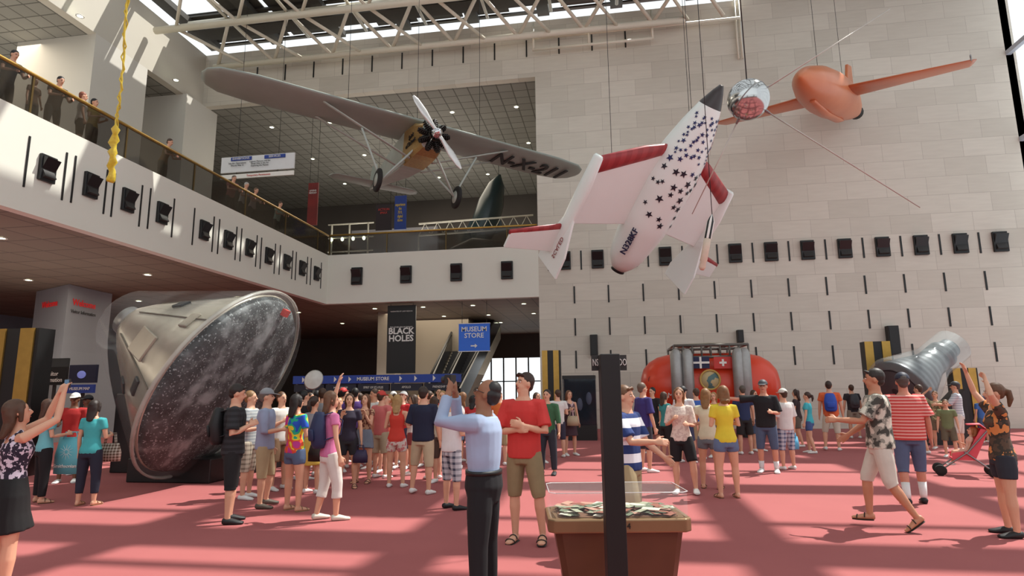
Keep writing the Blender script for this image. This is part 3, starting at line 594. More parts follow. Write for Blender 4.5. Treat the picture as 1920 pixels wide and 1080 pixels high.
flag(1313,NAVY,WHITE,.3,.2); flag(1355,RED,WHITE,.12,.12)
q=PY(1332,712,22.2); em=MB().lathe([(.01,0),(.33,0),(.33,.04),(.01,.04)],Matrix.Translation((q.x,22.28,q.z))@Fy,28).build('emblem',mat((196,176,130),'spots',c2=(90,120,120),sc=4),t); MB().lathe([(.3,.04),(.36,.04),(.36,.06),(.3,.06)],Matrix.Translation((q.x,22.28,q.z))@Fy,28,loop=True).build('emblem_ring',mat((210,170,90)),em)
txt('A.M.S.5',.26,(cx-hl+1.0,22.36,cz-.3),(1,0,0),(0,0,1),WHITE,t)
for k in (-1.3,1.3): MB().bx((cx+k-.3,22.9,0),(cx+k+.3,24.1,cz-1.05)).build('cradle',BLACK,t)
# ---------- bell shaped capsule right
a=PD(1690,728,18.5); b_=PD(1795,640,19.2); ax=(b_-a).normalized(); q=ax.to_track_quat('Z','Y').to_matrix().to_4x4(); q.translation=a
t=thing('bell_capsule','dark bell shaped capsule inside a clear cylinder cover at the right','spacecraft',q)
pr=[(.02,-.25),(.5,-.2),(.9,-.02),(.94,0)]
for k in range(10): f=k/10; pr+=[(.91-.48*f,.06+1.2*f),(.885-.48*f,.15+1.2*f)]
pr+=[(.43,1.36),(.43,1.6),(.40,1.62),(.40,1.7),(.43,1.72),(.43,1.95),(.33,2.0),(.31,2.3),(.02,2.32)]
MB().lathe(pr,n=24).build('hull',mat((96,102,106),'stripe',c2=(58,63,67),sc=4.2,rough=.35,metal=.5),t,W=False)
MB().lathe([(1.0,-.1),(1.02,.1),(.66,1.1),(.55,1.4),(.55,2.42)],n=36).build('clear_cover',mat((210,222,224),alpha=.25,rough=.05),t,W=False)
t=thing('plinth','dark slanted plinth under the bell shaped capsule','plinth',(a.x+.6,a.y+.2,0)); MB().prism([(a.x-.3,a.y-.3,0),(a.x+1.6,a.y-.3,0),(a.x+1.6,a.y-.3,1.6),(a.x+1.2,a.y-.3,1.2),(a.x+.2,a.y-.3,.5),(a.x-.3,a.y-.3,.45)],(0,.8,0)).build('block',BLACK,t)
# ---------- donation box and post
c=PD(1152,960,4.9); bx_,by_=c.x,c.y; zt=c.z
M=Matrix.Translation((bx_,by_,0))@Matrix.Rotation(R(9),4,'Z'); t=thing('donation_box','tapered brown donation box with bronze rim and clear money tray','donation box',M)
def octo(w,d,c_): return [(-w+c_,-d),(w-c_,-d),(w,-d+c_),(w,d-c_),(w-c_,d),(-w+c_,d),(-w,d-c_),(-w,-d+c_)]
b=MB(); lo=[b.v((x*.8,y*.8,0)) for x,y in octo(.49,.24,.05)]; hi=[b.v((x,y,zt-.1)) for x,y in octo(.49,.24,.05)]
b.f(lo[::-1],False); b.f(hi,False)
for i in range(8): b.f([lo[i],lo[(i+1)%8],hi[(i+1)%8],hi[i]],False)
b.build('cabinet',mat((98,60,40),c2=(76,46,30),sc=5,rough=.35),t,W=False)
rim=MB().prism([(x,y,zt-.1) for x,y in octo(.545,.29,.05)],(0,0,.1)).build('bronze_rim',mat((150,120,88),rough=.4,metal=.5),t,W=False,bev=.012)
lid=MB().prism([(x,y,zt) for x,y in octo(.53,.275,.045)],(0,0,.19)).build('clear_lid',ACRY,t,W=False,bev=.02)
for z in (.19,): o8=octo(.53,.275,.045); MB().tube([(x,y,zt+z) for x,y in o8+[o8[0]]],.003,6).build('lid_edge',mat((232,234,234),rough=.2),lid,W=False)
txt('4',.06,(.06,-.295,zt-.05),(1,0,0),(0,0,1),BLACK,rim,W=False)
MB().prism([(x,y,zt) for x,y in octo(.46,.22,.04)],(0,0,.006)).build('tray_floor',mat((120,84,60)),t,W=False)
rr=random.Random(4); bl=[mat((168,172,146)),mat((226,220,200)),mat((110,124,100)),mat((196,150,130)),mat((150,90,70))]
b=MB()
for k in range(120):
    b.mi=rr.randrange(5); x=rr.uniform(-.42,.42); y=rr.uniform(-.19,.19); b.box((x,y,zt+.016+rr.uniform(0,.03)),(.14,.06,.002),(Matrix.Rotation(rr.uniform(0,6.3),3,'Z')@Matrix.Rotation(rr.uniform(-.12,.12),3,'X')))
o=b.build('banknotes',bl,None); o.matrix_world=M@Matrix.Translation(MW[o.name].translation); tag(o,'loose pile of banknotes inside the clear donation tray','money'); o['kind']='stuff'
p=PD(1146,800,4.25); zt2=PD(1144,663,4.25).z
t=thing('sign_post','black square post with DONATIONS sign in front of the donation box','sign post',(p.x,p.y,0))
Rz=Matrix.Rotation(R(9),3,'Z'); MB().box((p.x,p.y,zt2/2),(.135,.135,zt2),Rz).build('post',mat((14,14,15),rough=.5),t,bev=.006)
sp_=MB().box((p.x,p.y+.1,zt2-.055),(.25,.03,.11),Rz).build('sign_panel',DGREY,t)
rt=V((math.cos(R(9)),math.sin(R(9)),0)); nb=V((math.sin(R(9)),-math.cos(R(9)),0)); cc=V((p.x,p.y+.1,zt2-.055))+nb*.02
txt('DO',.07,cc+rt*.095,rt,(0,0,1),WHITE,sp_,sx=.55); txt('NS',.07,cc-rt*.1,rt,(0,0,1),WHITE,sp_,sx=.5)
# ---------- PEOPLE
ARMS={'down':((.2,.03,-1),(.1,.22,-1)),'bend':((.2,.1,-1),(-.3,.9,.12)),'hold':((.22,.0,-1),(-.5,.8,.45)),'crossa':((.25,.22,-1),(-1,.42,.12)),'crossb':((.25,.3,-1),(-1,.42,.3)),
'photo':((.0,1,.05),(-.5,-.1,1)),'photoh':((-.05,.8,.5),(-.3,.2,.95)),'up':((.45,.4,.85),(-.1,.25,1)),'hip':((.75,-.25,-.8),(-.8,.45,-.3)),'point':((.25,1,.05),(0,1,.1)),'side':((1,.25,-.05),(1,.1,.12)),
'reach':((.15,.55,-.8),(-.1,1,.05)),'rail':((.25,.55,-.85),(-.35,1,.1)),'mouth':((.1,.35,-1),(-.35,.45,1)),'swingf':((.15,.4,-1),(.05,.8,-.6)),'swingb':((.2,-.4,-1),(.1,-.1,-1)),'head':((.5,.4,.7),(-.75,-.1,.65))}
LEGS={'stand':(((.09,.02,-1),(.02,-.03,-1)),((.09,.02,-1),(.02,-.03,-1))),'shift':(((.05,.0,-1),(0,-.02,-1)),((.2,.16,-1),(.06,-.12,-1))),
'walk':(((.04,.42,-1),(.0,.02,-1)),((.04,-.12,-1),(0,-.55,-.9))),'step':(((.06,.2,-1),(0,-.02,-1)),((.06,-.06,-1),(0,-.25,-1))),'sit':(((.12,1,-.05),(0,.15,-1)),((.12,1,-.05),(0,.15,-1)))}
TM=[(.47,.078,.058,0),(.52,.09,.064,0),(.58,.083,.058,0),(.64,.08,.056,0),(.70,.09,.06,0),(.76,.1,.062,0),(.80,.088,.052,0),(.825,.055,.042,0),(.85,.034,.036,0),(.89,.032,.036,.002)]
TF=[(.47,.082,.06,-.002),(.52,.096,.066,-.002),(.58,.078,.054,0),(.635,.066,.047,0),(.69,.074,.055,.002),(.735,.083,.066,.008),(.78,.078,.052,0),(.815,.05,.038,0),(.85,.028,.03,0),(.89,.026,.03,.002)]
PLACED=[]
def person(label,loc,fc,H=1.7,sex='m',skin=(222,168,138),top=(200,200,200),tp=None,sl=.55,bot='shorts',bc=(170,155,120),bp=None,bl=.95,hair=(70,48,32),hs='short',aR='down',aL='down',legs='stand',lean=0,hy=0,hp=0,shoe=(235,235,232),sock=None,cap=None,fine=False,sandal=False,tuck=False,glasses=False,loose=.0,hem=.485,z=0):
    loc=V((loc.x,loc.y,z))
    if z==0:
        for _ in range(6):
            if any((loc-q).length<.52 for q in PLACED): loc=loc*(1+.28/loc.length)
        PLACED.append(loc.copy())
    M=Matrix.Translation(loc)@Matrix.Rotation(R(fc),4,'Z')
    t=thing('person',label,'person',M); vox=.0085 if fine else .0125
    kid=H<1.45; hsz=1.0 if not kid else 1+(1.45-H)*.75
    body=MB(); LG={}; low=9
    X=V((1,0,0))
    for s,i in ((1,0),(-1,1)):
        T,S=LEGS[legs][i]; T=V((T[0]*s,T[1],T[2])).normalized(); S=V((S[0]*s,S[1],S[2])).normalized()
        hip=V((s*.05,0,.515)); kn=hip+T*.245; an=kn+S*.228; th=R(-35) if S.y<-.4 else 0
        fR=Matrix.Rotation(R(-8*s),3,'Z')@Matrix.Rotation(th,3,'X')
        ft=[(an+fR@V((0,y,zz)),r) for y,zz,r in ((-.018,-.018,(.018,.021)),(.03,-.022,(.022,.02)),(.075,-.030,(.026,.0125)),(.103,-.033,(.019,.009)))]
        for p,r in ft: low=min(low,p.z-r[1])
        LG[s]=(hip,kn,an,ft,T,S,fR)
    dz=-low; O=V((0,0,dz)); hipc=V((0,0,.515))
    UM=Matrix.Translation(O+hipc)@Matrix.Rotation(R(-lean),4,'X')@Matrix.Translation(-hipc)
    nk=V((0,0,.87)); HM=UM@Matrix.Translation(nk)@Matrix.Rotation(R(hy),4,'Z')@Matrix.Rotation(R(hp),4,'X')@Matrix.Scale(hsz,4)@Matrix.Translation(-nk)
    u=lambda x,y,zz:(UM@V((x,y,zz)))*H
    h=lambda x,y,zz:(HM@V((x,y,zz)))*H
    xr=(UM.to_3x3()@X); TB=TM if sex=='m' else TF
    body.loft([u(0,y,zz) for zz,a,b,y in TB],[(a*H,b*H) for zz,a,b,y in TB],ref=xr,n=16,rnd=False)
    for s in (1,-1):
        hip,kn,an,ft,T,S,fR=LG[s]; k=1.0 if sex=='m' else 1.03
        P=[hip+V((0,0,.01)),hip+T*.07,hip+T*.16,kn,kn+S*.07,kn+S*.15,an]
        body.loft([(p+O)*H for p in P],[r*H*k for r in (.048,.05,.041,.031,.033,.025,.0195)],n=12)
        body.loft([(p+O)*H for p,r in ft],[(r[0]*H,r[1]*H) for p,r in ft],ref=fR@X,n=12)
    hands={}; AG={}
    for s,an_ in ((1,aR),(-1,aL)):
        U,Fo=ARMS[an_]; mw=.108 if sex=='m' else .094; k=1.0 if sex=='m' else .86
        U=V((U[0]*s,U[1],U[2])).normalized(); Fo=V((Fo[0]*s,Fo[1],Fo[2])).normalized(); R3=UM.to_3x3(); U=R3@U; Fo=R3@Fo
        sh=UM@V((s*mw,0,.797)); el=sh+U*.168; wr=el+Fo*.143
        body.loft([(UM@V((s*mw*.6,0,.795)))*H,sh*H,(sh+U*.08)*H,el*H,(el+Fo*.05)*H,wr*H],[r*H*k for r in (.034,.033,.028,.0225,.0225,.0155)],n=10)
        th=V((0,1,.4)) if Fo.z<-.5 else V((-s*.5,.2,1)) if Fo.z<.5 else V((-s,-.1,0)); th=R3@th; th=(th-th.dot(Fo)*Fo).normalized(); n=Fo.cross(th)
        inn=R3@V((-s,.0,0)) if Fo.z<-.5 else (R3@V((0,-.2,-1)) if Fo.z<.5 else R3@V((0,1,0)))
        if n.dot(inn)<0: n=-n
        body.loft([wr*H,(wr+Fo*.02)*H,(wr+Fo*.048)*H],[(.016*H,.012*H),(.023*H,.011*H),(.025*H,.010*H)],ref=th,n=10)
        curl=.35 if an_ in('down','swingf','swingb','up','side','point') else .75
        for q,(off,ln) in enumerate(((.0195,.036),(.0065,.041),(-.0065,.038),(-.0195,.03))):
            curl_=curl
            if an_ in('point','side') : curl_=.12 if q==0 else 1.1
            p=wr+Fo*.045+th*off; d=Fo.copy(); pts=[p*H]
            for k2 in range(3):
                d=(d+n*curl_*.6).normalized(); p=p+d*ln*(.42,.32,.26)[k2]; pts.append(p*H)
            body.loft(pts,[.0056*H,.0053*H,.0048*H,.004*H],n=6)
        p=wr+Fo*.014+th*.016; d=(Fo*.6+th*.8+n*.2).normalized(); p2_=p+d*.022; d2=(Fo+n*.3+th*.25).normalized(); body.loft([p*H,p2_*H,(p2_+d2*.022)*H],[.0075*H,.0066*H,.005*H],n=7)
        hands[s]=M@((wr+Fo*.06+n*.014)*H); AG[s]=(sh,U,el,Fo,wr,k)
    hr=(HM.to_3x3()).normalized()
    kk=H*hsz
    body.ell(h(0,-.006,.938),(.0435*kk,.054*kk,.057*kk),hr); body.ell(h(0,.012,.905),(.033*kk,.038*kk,.044*kk),hr); body.ell(h(0,.03,.878),(.018*kk,.016*kk,.014*kk),hr)
    body.loft([h(0,.046,.938),h(0,.058,.917),h(0,.05,.912)],[.006*kk,.0095*kk,.008*kk],n=8)
    for s in (1,-1): body.ell(h(s*.044,-.004,.922),(.006*kk,.011*kk,.018*kk),hr,nu=8,nv=5)
    body.build('body',mat(skin,sc=5,rough=.5,amt=.06),t,W=False,vox=vox*H/1.7,it=2)
    e=MB()
    for s in (1,-1): e.ell(h(s*.0165,.0455,.932),(.0065*kk,.004*kk,.0042*kk),hr,nu=8,nv=5)
    ey=e.build('eyes',mat((235,232,228),amt=.02) if fine else mat((50,36,30)),t,W=False)
    if fine:
        e=MB()
        for s in (1,-1): e.ell(h(s*.0165,.049,.932),(.0032*kk,.0015*kk,.0036*kk),hr,nu=8,nv=5)
        e.build('irises',mat((45,32,24)),ey,W=False)
    e=MB()
    for s in (1,-1): e.loft([h(s*.008,.050,.9425),h(s*.018,.0485,.945),h(s*.027,.043,.942)],.0022*kk,n=6)
    e.build('eyebrows',mat(tuple(int(x*.7) for x in hair)),t,W=False)
    MB().ell(h(0,.048,.8965),(.013*kk,.005*kk,.0042*kk),hr,nu=10,nv=5).build('lips',mat((176,98,88)),t,W=False)
    hm=mat(hair,sc=30,rough=.55,amt=.25,bump=.3); hb=MB()
    if hs=='fringe':
        hb.ell(h(0,-.022,.93),(.0465*kk,.045*kk,.034*kk),hr); hb.ell(h(0,-.03,.912),(.037*kk,.034*kk,.03*kk),hr); hb.ell(h(0,-.022,.958),(.0405*kk,.040*kk,.036*kk),hr)
    else:
        hb.ell(h(0,-.0145,.948),(.0475*kk,.0565*kk,.0555*kk),hr)
        if hs in('short','cap') : hb.ell(h(0,-.03,.915),(.036*kk,.034*kk,.034*kk),hr)
        if hs=='short' and fine: hb.loft([h(-.025,.036,.975),h(.005,.046,.982),h(.03,.036,.973)],.010*kk,n=8)
    if hs in('long','bob'):
        b_=.80 if hs=='long' else .865
        hb.loft([h(0,-.03,.96),h(0,-.036,.92),(h(0,-.04,.88)),u(0,-.05,.845),u(0,-.066,b_)],[(r*kk,q_*kk) for r,q_ in ((.045,.034),(.05,.032),(.05,.026),(.046,.022),(.032,.012))],ref=xr,n=14)
        for s in (1,-1): hb.loft([h(s*.036,.012,.965),h(s*.045,.004,.93),h(s*.044,-.002,.885)],[.012*kk,.013*kk,.011*kk],n=8)
    if hs=='pony': hb.ell(h(0,-.03,.92),(.036*kk,.034*kk,.032*kk),hr); hb.loft([h(0,-.055,.955),h(0,-.085,.94),h(0,-.09,.89),h(0,-.078,.84)],[.014*kk,.02*kk,.02*kk,.009*kk],n=10)
    hb.build('hair',hm,t,W=False,vox=.011 if not fine else .008)
    if cap:
        c_=MB(); c_.ell(h(0,-.006,.952),(.052*kk,.062*kk,.056*kk),hr,z0=-.05,nu=18); cp=c_.build('cap',mat(cap,amt=.08),t,W=False)
        MB().loft([h(0,.035,.957),h(0,.07,.953),h(0,.1,.946)],[(.045*kk,.004*kk),(.043*kk,.004*kk),(.024*kk,.003*kk)],ref=hr@X,n=12).build('brim',mat(cap,amt=.08),cp,W=False)
    if glasses:
        g=MB()
        for s in (1,-1):
            g.loft([h(s*.018+.012*math.cos(a),.055,.932+.009*math.sin(a)) for a in [i*math.pi/5 for i in range(11)]],.0014*kk,n=5,rnd=False); g.loft([h(s*.03,.055,.934),h(s*.046,.0,.932)],.0014*kk,n=5)
        g.build('glasses',WIRE,t,W=False)
    tm=mat(top,**tp) if tp else mat(top,sc=7,rough=.85,amt=.12,bump=.5)
    c_=MB(); o=.0085+loose; hm0=.555 if tuck else hem
    st=[(zz,a,b,y) for zz,a,b,y in TB if hm0<zz<(.83 if sl>0 else .80)]
    st=[(hm0,st[0][1]*1.0,st[0][2],st[0][3])]+st
    mn=.088 if sex=='m' else .0
    c_.loft([u(0,y,zz) for zz,a,b,y in st],[((max(a,mn if zz<.78 else 0)+(o if zz>.6 or not tuck else .008))*H,(b+(o if zz>.6 or not tuck else .008))*H) for zz,a,b,y in st],ref=xr,n=18,rnd=False)
    for s in (1,-1):
        sh,U,el,Fo,wr,k=AG[s]; base=UM@V((s*.06,0,.795))
        if sl<=0: c_.loft([(UM@V((s*.045,-.03,.79)))*H,(UM@V((s*.048,0,.825)))*H,(UM@V((s*.045,.035,.785)))*H],.02*H,n=8); continue
        if sl<=1:
            e1=sh+U*.168*sl; c_.loft([base*H,sh*H,(sh+U*.05)*H,e1*H],[r*H*k for r in (.043,.043,.040,.0385+loose)],n=12,rnd=False)
        else:
            e1=el+Fo*.143*(sl-1); c_.loft([base*H,sh*H,(sh+U*.08)*H,el*H,e1*H],[r*H*k for r in (.043,.043,.038,.033,.027)],n=12,rnd=False)
    c_.build('shirt',tm,t,W=False,vox=.012 if fine else .016,it=1)
    bm_=mat(bc,**bp) if bp else mat(bc,sc=8,rough=.85,amt=.12,bump=.5)
    c_=MB(); HB=[(.452,TB[0][1]*.92,TB[0][2]*.95,0)]+TB[:3]+[(.605,TB[2][1]*.98,TB[2][2],0)]; po=.020 if tuck else .006
    if tuck: HB=HB[:4]+[(.59,TB[2][1],TB[2][2],0)]
    if bot=='skirt':
        z1=.52-bl*.25; c_.loft([u(0,0,.6),u(0,0,.56),u(0,0,.51),(V((0,.0,(.51+z1)/2))+O)*H,(V((0,.01,z1))+O)*H],[(.082*H,.062*H),(.098*H,.07*H),(.11*H,.08*H),(.115*H,.09*H),(.125*H,.105*H)],ref=xr,n=18,rnd=False)
    else:
        c_.loft([u(0,y,zz) for zz,a,b,y in HB],[((a+(po if zz>.5 else .012))*H,(b+(po if zz>.5 else .014))*H) for zz,a,b,y in HB],ref=xr,n=16,rnd=False)
        for s in (1,-1):
            hip,kn,an,ft,T,S,fR=LG[s]
            if bl<=1:
                P=[hip,hip+T*.08,hip+T*.245*bl]; r=[.058,.060,.057 if sex=='m' else .052]
            else:
                f=bl-1; P=[hip,hip+T*.1,kn-T*.01,kn+S*.228*f*.5,kn+S*.228*f]; r=[.058,.056,.044,.040,.034 if f>.6 else .042]
            c_.loft([(p+O)*H for p in P],[q*H for q in r],n=14,rnd=False)
    c_.build({'shorts':'shorts','pants':'trousers','skirt':'skirt'}[bot],bm_,t,W=False,vox=.012 if fine else .016,it=1)
    if tuck:
        MB().loft([u(0,0,.574),u(0,0,.592)],[((TB[2][1]+.0225)*H,(TB[2][2]+.0225)*H)]*2,ref=xr,n=24,rnd=False).build('belt',BLACK,t,W=False)
    for s in (1,-1):
        hip,kn,an,ft,T,S,fR=LG[s]
        if sandal:
            b=MB(); P=[p-fR@V((0,0,r[1]+.001)) for p,r in ft]; b.loft([(p+O)*H for p in P],[(.022*H,.0045*H),(.025*H,.0045*H),(.03*H,.0045*H),(.022*H,.004*H)],ref=fR@X,n=12)
            for q in (1,2):
                p,r=ft[q]; b.loft([(p+fR@V((math.cos(a)*(r[0]+.003),0,math.sin(a)*(r[1]+.003)))+O)*H for a in [math.pi*i/6 for i in range(7)]],.0035*H,n=6)
            b.build('sandal',mat(shoe),t,W=False)
        else:
            MB().loft([(p+O)*H for p,r in ft],[((r[0]+.006)*H,(r[1]+.003)*H) for p,r in ft],ref=fR@X,n=14).build('shoe',mat(shoe,amt=.08),t,W=False)
            if sock: MB().loft([(an+O-S*q)*H for q in (0,.03,sock[1])],[.0235*H,.026*H,.030*H],n=12,rnd=False).build('sock',mat(sock[0]),t,W=False)
    return t,hands,M,H
def S_(kind,c2,sc=18,c3=None): return dict(kind=kind,c2=c2,sc=sc,c3=c3,rough=.85)
DK=(40,36,36); KH=(178,160,122); DEN=(78,98,128); BRN=(78,52,34); BLD=(176,136,84); BLK=(24,20,20); SKD=(120,80,58)
# foreground
_,h1,M1,_=person('man in light blue shirt and black trousers raising a camera in the foreground',G(908,1145),84,1.77,skin=(158,108,80),top=(170,188,218),sl=1.85,bot='pants',bc=(24,24,28),bl=1.93,hair=(40,36,36),hs='fringe',aR='photo',aL='photo',hp=16,shoe=(25,25,25),tuck=True,glasses=True,fine=True,loose=.010)
person('tall young man in red tee and cargo shorts with crossed arms',G(985,1016),172,1.88,top=(214,62,58),sl=.8,bc=(150,132,98),bl=1.05,hair=(62,40,28),aR='crossa',aL='crossb',hy=-38,hp=8,legs='shift',sandal=True,shoe=(40,34,30),fine=True,loose=.008)
_,h3,M3,_=person('woman in patterned tank top and black skirt holding up a phone at the left edge',G(-4,1125),-30,1.64,'f',top=(38,32,50),tp=S_('spots',(210,200,215),28),sl=0,bot='skirt',bc=(16,16,18),bl=.75,hair=(92,62,42),hs='long',aR='photoh',aL='photoh',hp=10,shoe=(60,50,40),sandal=True,fine=True)
person('boy in navy and white striped polo stepping past behind the donation box',G(1185,1035),-118,1.72,top=(232,234,240),tp=S_('stripe',(34,56,112),5.5),sl=.8,bc=KH,bl=1.0,hair=(120,82,50),aR='reach',aL='swingf',legs='step',fine=True,loose=.006)
person('man striding left in camouflage shirt, white shorts and sandals',G(1668,992),72,1.86,skin=(200,140,108),top=(70,70,64),tp=S_('camo',(150,148,136),11,(214,208,192)),sl=.8,bc=(226,220,206),bl=1.1,hair=(48,38,32),aR='swingf',aL='reach',legs='walk',sandal=True,shoe=(40,32,28),fine=True,loose=.012)
person('heavy man in red striped shirt, denim shorts and cap seen from behind',G(1718,945),-12,1.88,skin=(205,140,115),top=(196,62,60),tp=S_('stripe',(222,160,150),22),sl=.8,bc=(88,106,138),bl=1.15,hair=(90,80,74),hs='cap',cap=(30,34,56),legs='step',shoe=(30,30,32),sock=((240,240,238),.12),fine=True,loose=.024)
person('woman at right edge in dark denim shorts raising her arm beside her head',G(1900,1005),78,1.7,'f',top=(90,70,56),tp=S_('camo',(60,54,46),10,(214,140,80)),sl=.5,bc=(46,50,60),bl=.6,hair=(110,76,50),hs='pony',aR='up',aL='head',shoe=(28,28,30),fine=True)
person('boy in black polo and black shorts with white stripe looking at his hands',G(428,980),-62,1.8,top=(30,31,34),tp=S_('stripe',(44,46,50),14),sl=.8,bc=(28,28,30),bl=1.15,hair=(40,28,22),aR='hold',aL='hold',hp=-12,shoe=(26,26,28),fine=True,loose=.01)
person('woman in pink top and white capri trousers waving her arm',G(614,975),-48,1.7,'f',top=(226,130,178),sl=.4,bc=(232,228,220),bot='pants',bl=1.45,hair=(118,82,56),hs='long',aR='down',aL='up',legs='step',shoe=(220,215,200),fine=True)
# left group
_,hT,_,_=person('woman in turquoise top and dark jeans carrying a handbag seen from behind',G(160,948),8,1.6,'f',top=(72,182,186),sl=.5,bot='pants',bc=(34,40,58),bl=1.7,hair=(44,28,22),hs='long',aL='down',aR='bend',sandal=True,shoe=(150,110,80))
_,hB,_,_=person('person in black trousers with a teal shopping bag near the left edge',G(72,943),-30,1.62,'f',top=(120,196,206),sl=.6,bot='pants',bc=(24,22,26),bl=1.9,hair=(90,60,44),hs='long',aR='bend',aL='down',sandal=True,shoe=(90,60,40))
person('man in red shirt and white cap behind the turquoise top woman',G(124,905),-150,1.72,skin=SKD,top=(186,44,42),bc=(150,140,120),bl=1.1,hs='cap',hair=BLK,cap=(232,230,224),aR='bend')
person('man in dark cap and grey shirt standing at the black plinth',G(150,890),170,1.68,skin=SKD,top=(90,92,98),bc=(60,60,66),hs='cap',hair=BLK,cap=(30,30,36))
person('boy in grey striped shirt and plaid shorts next to the black polo boy',G(460,935),-80,1.72,top=(168,172,172),tp=S_('stripe',(140,146,150),20),bc=(200,190,170),bp=S_('plaid',(120,110,96),14),bl=1.1,hair=(150,112,70),aR='bend',aL='bend')
person('man in grey cap and pale blue shirt with khaki shorts',G(490,952),-70,1.74,top=(160,172,200),sl=1.2,bc=(190,172,134),bl=1.1,hs='cap',hair=(120,110,100),cap=(140,142,146),aR='bend',legs='shift',loose=.008,shoe=(90,80,70))
person('boy in white shirt behind the grey capped man',G(520,918),-110,1.7,top=(226,222,214),bc=(150,120,92),hair=(104,70,44),aR='hold')
_,hD,_,_=person('girl in tie dye shirt and denim shorts with long dark hair',G(548,958),-25,1.66,'f',top=(240,200,60),tp=S_('dye',(0,0,0),6),sl=.6,bc=(96,116,150),bl=.5,hair=(38,26,22),hs='long',aR='bend',sandal=True,shoe=(150,120,90))
person('girl in grey top and yellow skirt behind the tie dye girl',G(583,925),-15,1.62,'f',top=(150,150,156),bot='skirt',bc=(226,190,84),bl=.9,hair=(60,40,30),hs='pony')
_,hK,_,_=person('girl in dark shirt and black shorts right of the pink top woman',G(650,915),-160,1.66,'f',top=(44,36,56),bc=(40,38,46),bl=.7,hair=(88,56,36),hs='long',aR='mouth',sandal=True,shoe=(80,60,50))
person('girl in brown floral top and denim skirt looking up',G(680,905),175,1.65,'f',top=(190,150,120),tp=S_('spots',(110,60,50),20),sl=.3,bot='skirt',bc=(130,140,156),bl=.55,hair=(112,70,42),hs='long',aR='bend',aL='mouth',hp=10,sandal=True,shoe=(90,60,50))
person('boy in salmon pink shirt and cap in the middle of the crowd',G(712,900),-20,1.7,top=(222,120,116),bc=(196,180,150),hs='cap',hair=BRN,cap=(200,60,50))
person('blond girl in red tank top and pale shorts seen from behind',G(742,914),5,1.63,'f',top=(216,66,52),sl=0,bc=(214,200,190),bp=S_('spots',(200,120,120),18),bl=.55,hair=(190,150,96),hs='long',aR='hold',aL='hold')
person('man in navy polo and khaki shorts seen from behind in the crowd',G(792,927),-5,1.76,top=(30,36,62),sl=.9,bc=(206,190,158),bl=1.1,hair=(52,36,28),aR='down',aL='hold',loose=.01,legs='shift')
person('boy in white tee and plaid shorts beside the camera man',G(846,955),-40,1.66,top=(232,232,232),bc=(190,192,198),bp=S_('plaid',(60,64,84),12),bl=1.15,hair=(100,66,42),aR='bend',shoe=(30,30,34),loose=.01)
